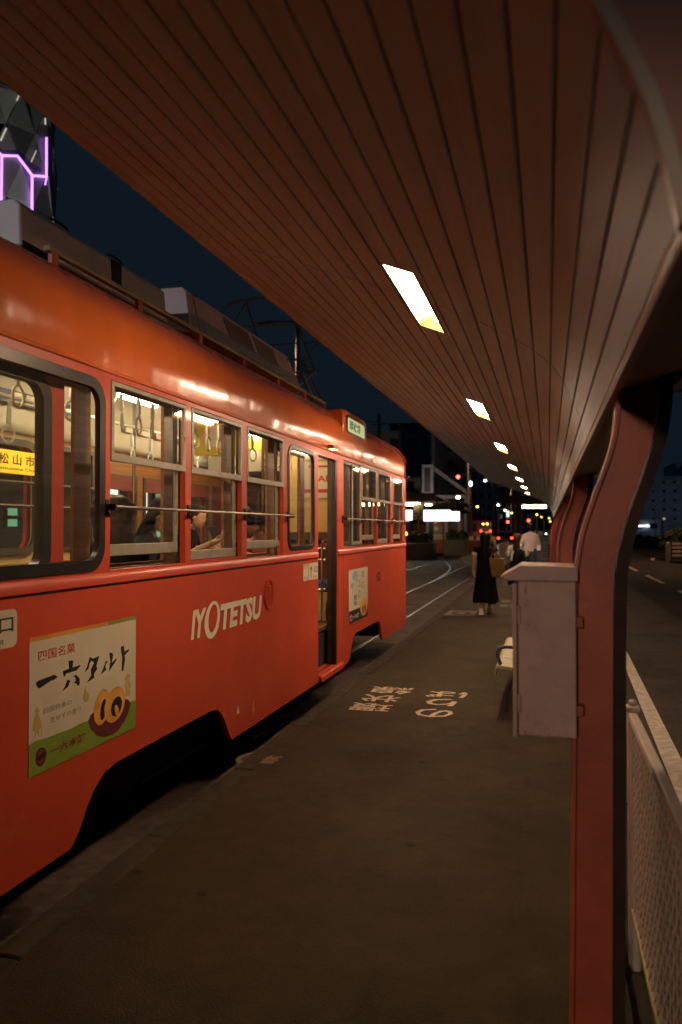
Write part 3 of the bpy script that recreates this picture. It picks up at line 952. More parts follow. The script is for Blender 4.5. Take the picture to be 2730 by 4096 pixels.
# roof walkway rail, brackets
rr = MB().box(-2.625, -2.585, 3.72, 9.25, 3.098, 3.128).build('roof_rail', M['beige'], tram, bevel=.004)
for y in (3.78, 4.72, 5.66, 6.58, 7.50, 8.40, 9.18):
    MB().box(-2.615, -2.59, y - .03, y + .03, 3.02, 3.098).build('roof_rail_bracket', M['paint'], rr)
# roof equipment
def roof_box(y0, y1, yt0, yt1, z0, z1, xb, xt, m, name):
    mb = MB()
    xl, xlt = 2 * TC - xb, 2 * TC - xt
    c = .035
    def ring(y, yt):
        return [(xb, y, z0), (xb - .005, y, z0 + .02), (xt + .01, yt, z1 - c), (xt - c, yt, z1), (xlt + c, yt, z1), (xlt - .01, yt, z1 - c), (xl, y, z0)]
    mb.loft([ring(y0, yt0), ring(y1, yt1)])
    return mb.build(name, m, tram, bevel=.012)
rb = roof_box(3.69, 5.39, 3.70, 5.38, 3.13, 3.395, -2.735, -2.765, M['acgrey'], 'resistor_box')
for y in (4.08, 4.72):
    hm = MB().tube(smooth_path([(-2.83, y, 3.39), (-2.83, y, 3.43), (-2.83, y + .16, 3.43), (-2.83, y + .16, 3.39)], 3), .008, 6)
    hm.build('lifting_handle', M['rust'], rb)
MB().box(-2.752, -2.742, 4.62, 4.74, 3.15, 3.36).build('cover_strap', M['dark'], rb)
MB().box(-2.75, -2.735, 3.70, 3.95, 3.10, 3.16).build('mounting_foot', M['dark'], rb)
ac = roof_box(5.72, 8.62, 5.80, 8.36, 3.15, 3.535, -2.70, -2.79, M['acpink'], 'air_conditioner')
def acside(u, v, t):
    return (-2.7045 - .075 * (v - 3.17) / .33 + t, u, v)
MB().plate([(5.75, 3.165), (8.60, 3.165), (8.52, 3.315), (5.77, 3.315)], [], acside, .0, .002).build('lower_band', M['acband'], ac)
for g0, g1 in ((6.48, 7.13), (7.22, 7.84)):
    gm = MB()
    nx = 7
    for r_ in range(9):
        z = 3.465 - r_ * .0195
        sh = r_ * .012
        for c_ in range(nx):
            w = (g1 - g0) / nx
            y = g0 + c_ * w + sh
            gm.plate(rrect(y + .012, y + w - .012, z - .0048, z + .0048, .0045, 2), [], acside, -.004, .0046)
    o = gm.build('vent_grille', M['dark'], ac); o['kind'] = 'stuff'
lg = MB()
for c_ in range(12):
    y = 6.75 + c_ * .105
    lg.plate(rrect(y + .012, y + .09, 3.205, 3.217, .005, 2), [], acside, .0, .0034)
o = lg.build('vent_slot', M['dark'], ac); o['kind'] = 'stuff'
bo = MB()
for y, z in ((5.95, 3.5), (5.98, 3.20), (6.2, 3.2), (8.3, 3.46), (8.2, 3.20), (8.42, 3.2)):
    bo.plate(ellipse(y, z, .012, .012, 0, 8), [], acside, .0, .006)
bo.build('cover_bolt', M['dark'], ac)
MB().plate([(5.90, 3.17), (5.91, 3.17), (5.905, 3.52), (5.897, 3.52)], [], acside, .0, .0028).build('cover_seam', M['dark'], ac)
# pantograph
pg = MB()
yb, yt = 8.95, 9.75
for sx in (-.42, .42):
    x = TC + sx
    pg.tube([(x, 8.8, 3.2), (x * 1 + .02, 9.75, 3.62)], .016, 6)
    pg.tube([(x, 10.3, 3.2), (x, 9.2, 3.66)], .016, 6)
    pg.tube([(x, 9.75, 3.62), (x, 9.0, 4.05)], .014, 6); pg.tube([(x, 9.2, 3.66), (x, 10.0, 4.05)], .014, 6)
    pg.tube([(x, 8.7, 3.2), (x, 10.4, 3.2)], .022, 6)
    pg.tube([(x, 9.0, 4.05), (x, 9.5, 4.5)], .012, 6); pg.tube([(x, 10.0, 4.05), (x, 9.5, 4.5)], .012, 6)
for (y, z) in ((8.8, 3.22), (10.3, 3.22), (9.75, 3.62), (9.2, 3.66), (9.0, 4.05), (10.0, 4.05)):
    pg.tube([(TC - .45, y, z), (TC + .48, y, z)], .014, 6)
pg.tube(smooth_path([(TC - .75, 9.5, 4.4), (TC - .5, 9.5, 4.52), (TC + .5, 9.5, 4.52), (TC + .75, 9.5, 4.4)], 4), .018, 6)
pg.tube([(-2.62, 8.75, 3.12), (-2.72, 8.7, 3.36), (-2.9, 9.3, 3.66)], .02, 6)
pg.tube([(TC - .4, 8.9, 3.25), (TC + .4, 9.7, 3.6)], .010, 6); pg.tube([(TC + .4, 8.9, 3.25), (TC - .4, 9.7, 3.6)], .010, 6)
pg.tube(smooth_path([(-2.72, 8.8, 3.18), (-2.66, 8.95, 3.08), (-2.72, 9.1, 3.2), (-2.9, 9.1, 3.5)], 4), .009, 6)
pg.build('pantograph', M['steel'], tram)
# destination box on the roof shoulder
db = MB()
db.loft([[(-2.19, 8.52, 2.60), (-2.19, 9.70, 2.60), (-2.19, 9.70, 2.88), (-2.19, 9.62, 2.935), (-2.19, 8.60, 2.935), (-2.19, 8.52, 2.93)],
         [(-2.80, 8.52, 2.60), (-2.80, 9.70, 2.60), (-2.80, 9.70, 2.88), (-2.80, 9.62, 2.935), (-2.80, 8.60, 2.935), (-2.80, 8.52, 2.93)]])
dbo = db.build('destination_box', M['roofpaint'], tram, bevel=.012)
MB().plate(rrect(8.68, 9.60, 2.685, 2.885, .045), [rrect(8.705, 9.575, 2.705, 2.865, .035)], lambda u, v, t: (-2.19 + t, u, v), 0, .010).build('display_frame', M['rubber'], dbo)
MB().plate(rrect(8.70, 9.58, 2.70, 2.87, .035), [], lambda u, v, t: (-2.19 + t, u, v), .001, .004).build('display', M['destglow'], dbo)
dt = MB(); put_text(dt, '環状線', 8.80, 9.34, 2.735, 2.845, lambda u, v, t: (-2.1855, u, v), 0, .02)
dt.build('display_lettering', mat('green_letter', (0.05, 0.14, 0.08), .6), dbo, smooth=False)
# lamp over the door
dl = MB().box(-2.185, -2.12, 7.86, 8.06, 2.425, 2.465).build('door_lamp', M['post'], tram, bevel=.01)
MB().box(-2.18, -2.125, 7.90, 8.04, 2.418, 2.426).build('door_lamp_glass', M['tubewarm'], dl)
# underframe and wheels
uf = MB().box(-4.2, -2.42, 1.0, 12.3, .30, .52)
uf.box(-4.2, -2.34, 5.6, 8.6, .10, .5); uf.box(-4.2, -2.34, 10.9, 12.4, .1, .5); uf.box(-4.2, -2.34, 1.0, 3.2, .1, .5)
uf.build('underframe', M['dark'], tram)
for yb in (4.37, 9.80):
    bg = MB().box(-2.72, -2.62, yb - .95, yb + .95, -.02, .20).build('bogie_frame', M['dark'], tram)
    MB().box(-3.98, -3.88, yb - .95, yb + .95, -.02, .20).build('bogie_frame', M['dark'], tram)
    for y in (yb - .62, yb + .62):
        wh = MB()
        for x in (-2.90, -3.97):
            wh.tube([(x, y, .09), (x + .10, y, .09)], .335, 20)
            wh.tube([(x + .10, y, .09), (x + .14, y, .09)], .10, 12)
        wh.tube([(-3.9, y, .09), (-2.9, y, .09)], .06, 8)
        wh.build('wheel_set', M['rust'], bg)
MB().box(-3.2, -2.9, TY1, TY1 + .18, -.12, .0).build('fender', M['dark'], tram)
em = MB().tube([(-2.19, 12.50, 2.40), (-2.15, 12.55, 2.40), (-2.15, 12.55, 2.44)], .012, 6)
em.build('corner_hook', M['steel'], tram)

# --- lettering and posters on the tram side
def onside(t=.002): return lambda u, v, tt=0: (TX + t, u, v)
lt = MB()
def slanted(u, v, t): return (TX + .0025, u + (v - .98) * .18, v)
put_text(lt, 'IY', 4.685, 4.885, .892, 1.078, slanted, 0, .045)
put_text(lt, 'TETSU', 5.13, 5.95, .892, 1.078, slanted, 0, .045)
ringo = ellipse(5.005, .985, .125, .125, 0, 28); ringi = ellipse(5.010, .994, .072, .094, 0, 28)
lt.plate(ringo, [ringi], lambda u, v, t: (TX + t, u + (v - .98) * .18, v), .001, .0025)
lt.build('company_lettering', M['letter'], tram, smooth=False)
# oval side vent
vt = MB().plate(ellipse(6.12, 1.07, .10, .125), [ellipse(6.12, 1.07, .088, .112)], lambda u, v, t: (TX + t, u, v), .0, .014).build('side_vent', M['paint'], tram)
vv = MB()
for k in range(6):
    vv.box(TX, TX + .010, 6.10, 6.19, 1.005 + k * .024, 1.015 + k * .024)
vv.box(TX, TX + .010, 6.075, 6.085, 1.0, 1.14)
vv.build('vent_slat', M['paint'], vt)

def poster(name, y0, y1, z0, z1, r=0.0):
    o = MB().plate(rrect(y0, y1, z0, z1, r), [], lambda u, v, t: (TX + t, u, v), 0.0005, .0022).build(name, M['paper'], tram, smooth=False)
    def fn(u, v, t=0): return (TX + .0024 + t, y0 + u * (y1 - y0), z0 + v * (z1 - z0))
    return o, fn
P, pf = poster('advert_poster', 3.04, 3.97, .51, 1.12)
def art(name, polys, m, layer, holes=()):
    mb = MB()
    for p in polys:
        mb.plate(p, [], lambda u, v, t: pf(u, v, t), .0004 * layer, .0004 * layer + .0003)
    return mb.build(name, m, P, smooth=False)
art('green_field', [[(0, 0), (0, .239), (.057, .249), (.1, .243), (.163, .237), (.229, .236), (.303, .232), (.352, .232), (.416, .24), (.46, .24), (.498, .237), (.938, .25), (1, .244), (1, 0)]], M['greenink'], 1)
art('orange_band', [[(0, .97), (.69, .97), (.69, 1), (0, 1)]], M['orangeink'], 1)
art('green_band', [[(.692, .97), (1, .97), (1, 1), (.692, 1)]], M['greenink'], 1)
art('brush_lettering', [
    [(.05, .671), (.071, .68), (.198, .689), (.225, .664), (.176, .644), (.186, .657), (.097, .626), (.078, .62), (.056, .641)],
    [(.316, .765), (.358, .755), (.352, .703), (.42, .705), (.423, .695), (.384, .67), (.296, .669), (.279, .646), (.269, .676), (.268, .697), (.32, .702)],
    [(.307, .62), (.333, .606), (.314, .565), (.263, .543), (.287, .574)],
    [(.359, .633), (.384, .639), (.417, .599), (.417, .554), (.399, .544), (.385, .57), (.36, .58), (.381, .59), (.377, .616)],
    [(.509, .75), (.536, .728), (.575, .731), (.598, .736), (.598, .716), (.575, .666), (.583, .631), (.548, .595), (.556, .567), (.484, .548), (.525, .594), (.521, .644), (.536, .669), (.552, .688), (.528, .713), (.509, .695), (.498, .653), (.461, .637), (.487, .682)],
    [(.671, .675), (.69, .671), (.663, .634), (.676, .601), (.651, .59), (.619, .577), (.639, .613)],
    [(.704, .735), (.733, .731), (.746, .711), (.733, .653), (.729, .644), (.784, .675), (.78, .655), (.701, .577), (.717, .664)],
    [(.829, .761), (.862, .764), (.87, .71), (.921, .722), (.921, .706), (.872, .675), (.876, .632), (.855, .54), (.839, .548), (.845, .667), (.829, .733)]], M['ink'], 1)
for q_ in ([(.909, .515), (.941, .475), (.923, .466), (.932, .428), (.951, .387), (.933, .368), (.942, .309), (.879, .314), (.883, .372), (.869, .404), (.887, .441), (.878, .478), (.9, .493)],
    [(.48, .524), (.473, .494), (.511, .437), (.5, .396), (.466, .394), (.444, .433), (.455, .467), (.458, .498)],
    [(.058, .49), (.079, .463), (.067, .447), (.096, .373), (.1, .267), (.095, .263), (.09, .329), (.074, .323), (.081, .268), (.069, .279), (.059, .317), (.053, .267), (.044, .268), (.047, .316), (.026, .335), (.034, .395), (.052, .452), (.04, .47)]):
    art('tan_silhouette', [q_], M['tan'], 1)
def aell(cx, cy, rx, ry, rot=0): return ellipse(cx, cy, rx, ry, rot, 26)
art('bowl', [[(.498, .237), (.52, .274), (.551, .289), (.582, .246), (.695, .16), (.823, .163), (.874, .298), (.92, .27), (.938, .229), (.92, .171), (.876, .117), (.815, .049), (.738, .03), (.647, .048), (.583, .082), (.552, .146), (.513, .192)]], M['bowlm'], 2)
art('cake_roll', [aell(.632, .305, .078, .145, -.12)], M['cake'], 3)
art('cake_filling', [aell(.645, .278, .030, .085, -.15)], M['ink'], 4)
art('cake_roll', [aell(.765, .282, .108, .148, -.18)], M['cake'], 5)
art('cake_filling', [aell(.782, .26, .058, .083, -.2)], M['ink'], 6)
art('cake_swirl', [aell(.785, .222, .020, .055, .25)], M['cake'], 7)
art('bowl_rim', [[(.498, .237), (.513, .192), (.559, .169), (.663, .105), (.78, .103), (.884, .141), (.925, .19), (.90, .15), (.87, .10), (.80, .07), (.67, .07), (.58, .115), (.525, .165)]], M['bowlm'], 8)
art('shop_emblem', [aell(.093, .118, .043, .066)], M['ink'], 3)
art('emblem_swirl', [aell(.093, .118, .036, .055)], M['dred'], 4)
art('emblem_dot', [aell(.080, .115, .018, .022)], M['ink'], 5)
art('emblem_dot', [aell(.108, .125, .018, .022)], M['ink'], 5)
tx = MB(); put_text(tx, '四国名菓', .066, .376, .818, .895, lambda u, v, t: pf(u, v, .0006), 0, .01); tx.build('red_lettering', M['redink'], P, smooth=False)
tx = MB(); put_text(tx, '四国特産の', .11, .345, .42, .462, lambda u, v, t: pf(u, v, .0006), 0, .0)
put_text(tx, '生ゆずの香り', .166, .43, .335, .378, lambda u, v, t: pf(u, v, .0006), 0, .0); tx.build('small_lettering', M['greyink'], P, smooth=False)
tx = MB(); put_text(tx, '一六本舗', .163, .476, .09, .155, lambda u, v, t: pf(u, v, .0012), 0, .03); tx.build('shop_lettering', M['dred'], P, smooth=False)

P2, pf2 = poster('advert_poster', 8.82, 9.79, .51, 1.125)
def art2(name, polys, m, layer):
    mb = MB()
    for p in polys: mb.plate(p, [], lambda u, v, t: pf2(u, v, t), .0004 * layer, .0004 * layer + .0003)
    return mb.build(name, m, P2, smooth=False)
art2('dark_band', [[(0, 0), (1, 0), (1, .235), (0, .235)]], M['ink'], 1)
art2('blue_wash', [ellipse(.30, .88, .15, .09, .2), ellipse(.16, .70, .08, .05), ellipse(.38, .80, .07, .05)], M['blueink'], 1)
art2('cake_dish', [ellipse(.78, .22, .20, .18)], M['cake'], 2)
for q_ in (.72, .85): art2('cake_filling', [ellipse(q_, .17, .05, .08)], M['bowlm'], 3)
tx = MB()
for ch, u, v in (('坂', .73, .82), ('の', .73, .60), ('上', .53, .67), ('の', .53, .44), ):
    put_text(tx, ch, u - .09, u + .09, v - .02, v + .13, lambda a, b, t: pf2(a, b, .0006), 0, .0)
put_text(tx, '雲', .24, .40, .30, .51, lambda a, b, t: pf2(a, b, .0006), 0, .03)
tx.build('vertical_lettering', M['greyink'], P2, smooth=False)
tx = MB(); put_text(tx, '一六本舗', .20, .50, .06, .14, lambda a, b, t: pf2(a, b, .0012), 0, .02)
tx.plate(ellipse(.10, .10, .06, .055), [ellipse(.10, .10, .04, .035)], lambda a, b, t: pf2(a, b, t), .001, .0013)
tx.build('shop_lettering', M['letter'], P2, smooth=False)

E, ef = poster('exit_sign', 2.60, 2.955, 1.10, 1.26, .03)
tx = MB(); put_text(tx, '出口', .34, .93, .40, .84, lambda a, b, t: ef(a, b, .0004), 0, .02); put_text(tx, 'Exit', .54, .76, .12, .27, lambda a, b, t: ef(a, b, .0004), 0, .01)
tx.build('sign_lettering', M['ink'], E, smooth=False)
E2, ef2 = poster('entrance_sign', 7.24, 7.555, 1.11, 1.27, .015)
tx = MB(); put_text(tx, '入口', .50, .94, .38, .82, lambda a, b, t: ef2(a, b, .0004), 0, .02); put_text(tx, 'Entrance', .52, .92, .12, .26, lambda a, b, t: ef2(a, b, .0004), 0, .01)
tx.plate([(.22, .16), (.28, .16), (.28, .62), (.36, .62), (.25, .86), (.14, .62), (.22, .62)], [], lambda a, b, t: ef2(a, b, t), .0003, .0006)
tx.build('sign_lettering', M['ink'], E2, smooth=False)
E3, ef3 = poster('wifi_sign', 7.07, 7.225, 1.11, 1.27, .01)
tx = MB()
for k in range(3):
    rr0 = .14 + .13 * k
    arc = [(.5 + (rr0 + .05) * math.cos(R(a)) * 1.0, .60 + (rr0 + .05) * .8 * math.sin(R(a))) for a in range(40, 141, 20)] + [(.5 + rr0 * math.cos(R(a)), .60 + rr0 * .8 * math.sin(R(a))) for a in range(140, 39, -20)]
    tx.plate(arc, [], lambda a, b, t: ef3(a, b, t), .0003, .0006)
tx.plate(ellipse(.5, .56, .06, .06), [], lambda a, b, t: ef3(a, b, t), .0003, .0006)
tx.build('wifi_mark', M['orangeink'], E3, smooth=False)
tx = MB(); put_text(tx, 'Wi-Fi', .15, .85, .12, .30, lambda a, b, t: ef3(a, b, .0004), 0, .01); tx.build('sign_lettering', M['greyink'], E3, smooth=False)
tx = MB(); put_text(tx, '52', 10.35, 10.59, .90, 1.02, onside(.0025), 0, .03); tx.build('car_number', M['ink'], tram, smooth=False)
MB().plate([(5.44, .25), (5.50, .25), (5.47, .31)], [], lambda u, v, t: (TX + t, u, v), .001, .0025).build('white_triangle', M['letter'], tram, smooth=False)
MB().plate([(5.78, .16), (5.82, .22), (5.80, .22), (5.80, .28), (5.77, .28), (5.77, .22), (5.75, .22)], [], lambda u, v, t: (TX + t, u, v), .001, .0025).build('yellow_arrow', M['orangeink'], tram, smooth=False)

# --- tram interior
MB().box(-4.35, -2.32, .65, 12.5, .52, .555).build('floor', M['floor_in'], tram)
# near lining with the window openings
lin_h = [rrect(2.0, 3.58, 1.44, 2.32)] + [rrect(a + .03, b - .03, z0 + .02, 2.40) for a, b, z0, _ in WIN] + [rrect(6.66, 7.40, 1.45, 2.30)] + [rrect(7.55, 8.62, .56, 2.36)] + [rrect(a + .03, b - .03, z0 + .02, 2.40) for a, b, z0, _ in WIN2 if a > 8.7]
MB().plate([(.65, .555), (12.5, .555), (12.5, 2.55), (.65, 2.55)], [h for h in lin_h], lambda u, v, t: (-2.335 - t, u, v), 0, .02).build('near_lining', M['wood'], tram)
# far lining: cream at the front, wood from there on
fl1 = MB().plate([(.65, .555), (6.95, .555), (6.95, 2.56), (.65, 2.56)], [rrect(a, b, 1.42, ft_) for (a, b), ft_ in zip(FWIN[:4], FTOP)] + [rrect(4.45, 5.985, 1.42, 2.31, .13)], lambda u, v, t: (-4.33 + t, u, v), 0, .025).build('far_cream_panel', M['cream'], tram)
fl2 = MB().plate([(6.955, .555), (12.5, .555), (12.5, 2.56), (6.955, 2.56)], [rrect(a, b, 1.42, 2.14) for a, b in FWIN[4:]], lambda u, v, t: (-4.33 + t, u, v), 0, .025).build('far_wood_panel', M['wood'], tram)
for i, (a, b) in enumerate(FWIN):
    f = MB().plate(rrect(a - .02, b + .02, 1.40, FTOP[i] + .02), [rrect(a + .02, b - .02, 1.44, FTOP[i] - .02)], lambda u, v, t: (-4.303 + t, u, v), 0, .02).build('window', M['alu2'], tram)
    MB().box(-4.30, -4.275, a, b, 1.80, 1.83).build('sash', M['alu2'], f)
    MB().add([(-4.36, a, 1.42), (-4.36, b, 1.42), (-4.36, b, FTOP[i]), (-4.36, a, FTOP[i])], [(0, 1, 2, 3)]).build('pane', M['glass'], f, smooth=False)
    if i >= 4:
        MB().box(-4.29, -4.28, a + .02, b - .02, 2.0 if i < 7 else 1.44, 2.14).build('blind', M['blind'], f)
f = MB().plate(rrect(4.41, 6.03, 1.38, 2.35, .15), [rrect(4.47, 5.97, 1.44, 2.29, .12)], lambda u, v, t: (-4.303 + t, u, v), 0, .03).build('window', M['alu2'], tram)
MB().add([(-4.36, 4.45, 1.42), (-4.36, 5.985, 1.42), (-4.36, 5.985, 2.31), (-4.36, 4.45, 2.31)], [(0, 1, 2, 3)]).build('pane', M['glass'], f, smooth=False)
gb = MB()
for z in (1.985, 1.79):
    gb.tube([(-4.24, 3.9, z), (-4.24, 6.95, z)], .013, 6)
gb.build('window_guard_bar', M['steel'], f)
bdp = MB().box(-4.30, -4.25, 5.20, 5.945, 2.055, 2.245).build('destination_board', M['board'], tram, bevel=.006)
tx = MB(); put_text(tx, '松 山 市', 5.46, 5.925, 2.125, 2.215, lambda u, v, t: (-4.247, u, v), 0, .02); put_text(tx, 'Matsuyama City', 5.42, 5.93, 2.073, 2.108, lambda u, v, t: (-4.247, u, v), 0, .01)
tx.build('board_lettering', mat('brown_ink', (0.10, 0.025, 0.005), .6), bdp, smooth=False)
# ceiling with rounded coves
cp = [(-2.34, 2.40), (-2.345, 2.52), (-2.42, 2.66), (-2.58, 2.78), (-2.85, 2.84), (-3.3, 2.86), (-3.75, 2.84), (-4.02, 2.78), (-4.18, 2.66), (-4.255, 2.55), (-4.29, 2.40)]
cmh = MB().loft([[(x, .66, z) for x, z in cp], [(x, 12.48, z) for x, z in cp]], cap=False, close=False).build('ceiling', M['white_in'], tram)
MB().box(-4.30, -4.26, .66, 12.45, 2.545, 2.575).build('far_cornice', M['alu'], tram)
# end bulkhead
bhd = MB().box(-3.02, -2.36, 9.15, 9.18, 1.56, 2.72).build('bulkhead', M['cream'], tram)
MB().box(-3.02, -2.36, 9.14, 9.19, 1.47, 1.56).build('bulkhead_rail', M['wood_dark'], bhd)
MB().box(-3.02, -2.36, 9.15, 9.18, .56, 1.40).build('bulkhead_lower_panel', M['wood_dark'], bhd)
MB().box(-4.3, -2.36, 2.5, 2.53, .56, 2.7).build('cab_bulkhead', M['cream'], tram)
# lamps
for y in (3.4, 5.62, 7.25):
    lo = MB().tube([(-3.25, y, 2.665), (-3.25, y + .56, 2.665)], .036, 8).build('saloon_lamp', M['carlamp'], tram)
    MB().box(-3.33, -3.17, y - .03, y + .59, 2.715, 2.85).build('lamp_base', M['white_in'], lo)
# hanging straps
rails = []
for xr in (-2.78, -3.72):
    hr = MB().tube([(xr, 2.6, 2.545), (xr, 11.8, 2.545)], .016, 8)
    for y in (3.0, 4.4, 5.25, 6.15, 7.6, 9.2):
        hr.tube([(xr, y, 2.545), (xr + (.12 if xr > TC else -.12) * -1, y - .08, 2.83)], .011, 6)
        hr.tube([(xr, y, 2.545), (xr + (.12 if xr > TC else -.12) * -1, y + .08, 2.83)], .011, 6)
    hr.build('strap_rail', M['strap'], tram)
sproto = None
def hang(xr, y, ln):
    st_ = MB().box(-.003, .003, -.013, .013, -ln, 0).build('hanging_strap', M['strap'], tram)
    MB().box(-.012, .012, -.016, .016, -ln + .02, -ln + .13).build('strap_sleeve', M['strap'], st_, bevel=.004)
    MB().ring((0, 0, -ln - .058), .052, .008, (1, 0, 0), .86, 1.15).build('strap_ring', M['strap'], st_)
    st_.location = (xr, y, 2.545); st_.rotation_euler = (R(random.uniform(-3, 3)), R(random.uniform(-3, 3)), R(random.uniform(-40, 40)))
for y in (3.2, 3.44, 3.72, 3.95, 4.25, 4.52, 4.8, 5.04, 5.25, 5.46, 5.72, 5.95, 6.2, 6.45, 6.68, 6.9, 7.25, 7.6, 8.0, 8.5):
    hang(-2.78, y, .17)
for y in (4.3, 4.9, 5.5, 6.1, 6.62, 7.0, 7.38, 7.7, 8.05, 8.4, 8.75, 9.1, 9.5):
    hang(-3.72, y, .21)
# stanchions
sp = MB()
for x, y in ((-2.75, 7.48), (-2.75, 8.66), (-3.6, 9.2), (-3.85, 6.9)):
    sp.tube([(x, y, .55), (x, y, 2.8)], .016, 8)
sp.build('stanchion', M['chrome'], tram)
# seats along both walls
for x0, x1, y0, y1 in ((-2.80, -2.36, 3.72, 7.35), (-4.28, -3.86, 6.1, 11.2), (-2.80, -2.36, 8.72, 11.6)):
    MB().box(x0, x1, y0, y1, .88, 1.0).build('bench_seat', M['moquette'], tram, bevel=.03)
    MB().box(x0 + .04, x1, y0, y1, .56, .88).build('seat_box', M['cream'], tram)
MB().box(-3.2, -2.42, 8.64, 8.70, .56, .78).build('heater_box', M['cream'], tram, bevel=.01)
# hanging adverts and notices
def advert(y0, y1, z0, z1, x, m, rot=0, name='hanging_advert'):
    o = MB().box(x - .003, x, y0, y1, z0, z1).build(name, m, tram, smooth=False)
    return o, (lambda u, v, t=0: (x + .002 + t, y0 + u * (y1 - y0), z0 + v * (z1 - z0)))
a, fn = advert(5.15, 6.25, 2.60, 2.83, -4.12, M['navy'])
tx = MB(); put_text(tx, 'スカイライナー', .30, .95, .55, .80, lambda u, v, t: fn(u, v), 0, .02); tx.build('advert_lettering', M['yellowink'], a, smooth=False)
tx = MB(); put_text(tx, '¥2', .80, .93, .2, .42, lambda u, v, t: fn(u, v), 0, .02); tx.build('price_lettering', M['yellowink'], a, smooth=False)
tx = MB(); tx.plate(rrect(.28, .40, .24, .40), [], lambda u, v, t: fn(u, v, t), 0, .001); tx.plate(rrect(.44, .56, .24, .40), [], lambda u, v, t: fn(u, v, t), 0, .001)
for k in range(2): tx.plate(rrect(.30, .92, .06 + k * .06, .09 + k * .06), [], lambda u, v, t: fn(u, v, t), 0, .001)
tx.build('advert_print', M['paper'], a, smooth=False)
for (y0, y1, z0, z1) in ((5.50, 5.72, 2.42, 2.52), (5.78, 6.02, 2.40, 2.51), (5.30, 5.40, 2.36, 2.56), (6.30, 6.42, 2.37, 2.54)):
    a, fn = advert(y0, y1, z0, z1, -4.298, M['paper'], name='wall_notice')
    tx = MB()
    for k in range(3): tx.plate(rrect(.12, .88, .2 + k * .24, .28 + k * .24), [], lambda u, v, t: fn(u, v, t), 0, .001)
    tx.build('notice_print', M['pinkink'] if z0 < 2.39 else M['greyink'], a, smooth=False)
for y0, y1, m in ((7.3, 7.85, M['paper']), (7.95, 8.4, M['pinkink']), (8.5, 8.9, M['paper']), (9.0, 9.5, M['paper'])):
    advert(y0, y1, 2.59, 2.78, -4.165, m, name='ceiling_advert')
# cross-wise adverts facing the camera end
def cross_ad(x0, x1, y, z0, z1, m):
    o = MB().box(x0, x1, y, y + .003, z0, z1).build('hanging_advert', m, tram, smooth=False)
    return o, (lambda u, v, t=0: (x0 + u * (x1 - x0), y - .002 - t, z0 + v * (z1 - z0)))
a, fn = cross_ad(-3.28, -2.86, 7.05, 2.30, 2.62, M['yellowink'])
tx = MB(); tx.plate(ellipse(.58, .55, .40, .36), [], lambda u, v, t: fn(u, v, t), .0005, .001); tx.build('advert_print', M['pinkink'], a, smooth=False)
tx = MB(); tx.plate(ellipse(.62, .52, .34, .28), [], lambda u, v, t: fn(u, v, t), .0012, .0016); tx.build('advert_picture', M['paper'], a, smooth=False)
a, fn = cross_ad(-3.34, -2.86, 8.62, 2.26, 2.66, M['paper'])
tx = MB(); tx.plate(rrect(0, 1, .62, 1), [], lambda u, v, t: fn(u, v, t), .0004, .0008); tx.build('advert_print', M['yellowink'], a, smooth=False)
tx = MB(); put_text(tx, '1000', .36, .82, .44, .60, lambda u, v, t: fn(u, v, .001), 0, .02); tx.build('price_lettering', M['redink'], a, smooth=False)
for k, q in enumerate((.10, .20, .30)):
    tx = MB().plate(rrect(.30, .92, q, q + .05), [], lambda u, v, t: fn(u, v, t), .0004, .0008); tx.build('advert_stripe', M['redink'] if k != 1 else M['blueink'], a, smooth=False)
a, fn = cross_ad(-3.15, -2.98, 7.06, 2.10, 2.29, M['paper'])
a, fn = cross_ad(-2.86, -2.44, 9.135, 1.97, 2.40, M['paper'])
tx = MB(); put_text(tx, 'SALE', .32, 1.04, .44, .62, lambda u, v, t: fn(u, v, .001), 0, .03); tx.build('sale_lettering', M['redink'], a, smooth=False)
tx = MB(); tx.plate(rrect(0, 1, .14, .24), [], lambda u, v, t: fn(u, v, t), .0004, .0008); tx.build('advert_band', M['redink'], a, smooth=False)
tx = MB(); tx.plate(rrect(.2, .9, .84, .90), [], lambda u, v, t: fn(u, v, t), .0004, .0008); tx.build('advert_band', M['redink'], a, smooth=False)
a, fn = cross_ad(-2.86, -2.44, 9.13, 2.43, 2.62, M['mask'])
tx = MB(); tx.plate(rrect(.1, .9, .2, .5), [], lambda u, v, t: fn(u, v, t), .0004, .0008); tx.build('advert_print', M['greyink'], a, smooth=False)
tl = MB().tube([(-3.25, 8.5, 2.665), (-3.25, 9.05, 2.665)], .036, 8).build('saloon_lamp', M['carlamp'], tram)

# ------------------------------------------------------------------ people
def skin_body(name, parent, chains, material, sub=1):
    """chains: lists of (x,y,z,r); points closer than 1e-4 are shared; first point of the first chain is the root"""
    vs, es, rs = [], [], []
    def idx(p):
        for i, q in enumerate(vs):
            if (Vector(q) - Vector(p[:3])).length < 1e-4: return i
        vs.append(tuple(p[:3])); rs.append(p[3]); return len(vs) - 1
    for ch in chains:
        prev = None
        for p in ch:
            i = idx(p)
            if prev is not None and i != prev: es.append((prev, i))
            prev = i
    me = bpy.data.meshes.new(name)
    me.from_pydata(vs, es, [])
    me.materials.append(material)
    o = bpy.data.objects.new(name, me)
    COL.objects.link(o); o.parent = parent
    sk_ = o.modifiers.new('skin', 'SKIN')
    sk_.use_smooth_shade = True
    lay = me.skin_vertices[0].data if me.skin_vertices else None
    if lay is None:
        bm = bmesh.new(); bm.from_mesh(me); bm.verts.layers.skin.verify(); bm.to_mesh(me); bm.free()
        lay = me.skin_vertices[0].data
    for i, r in enumerate(rs):
        lay[i].radius = (r, r) if not isinstance(r, tuple) else r
        lay[i].use_root = (i == 0)
    sb = o.modifiers.new('sub', 'SUBSURF'); sb.levels = sub; sb.render_levels = sub
    return o

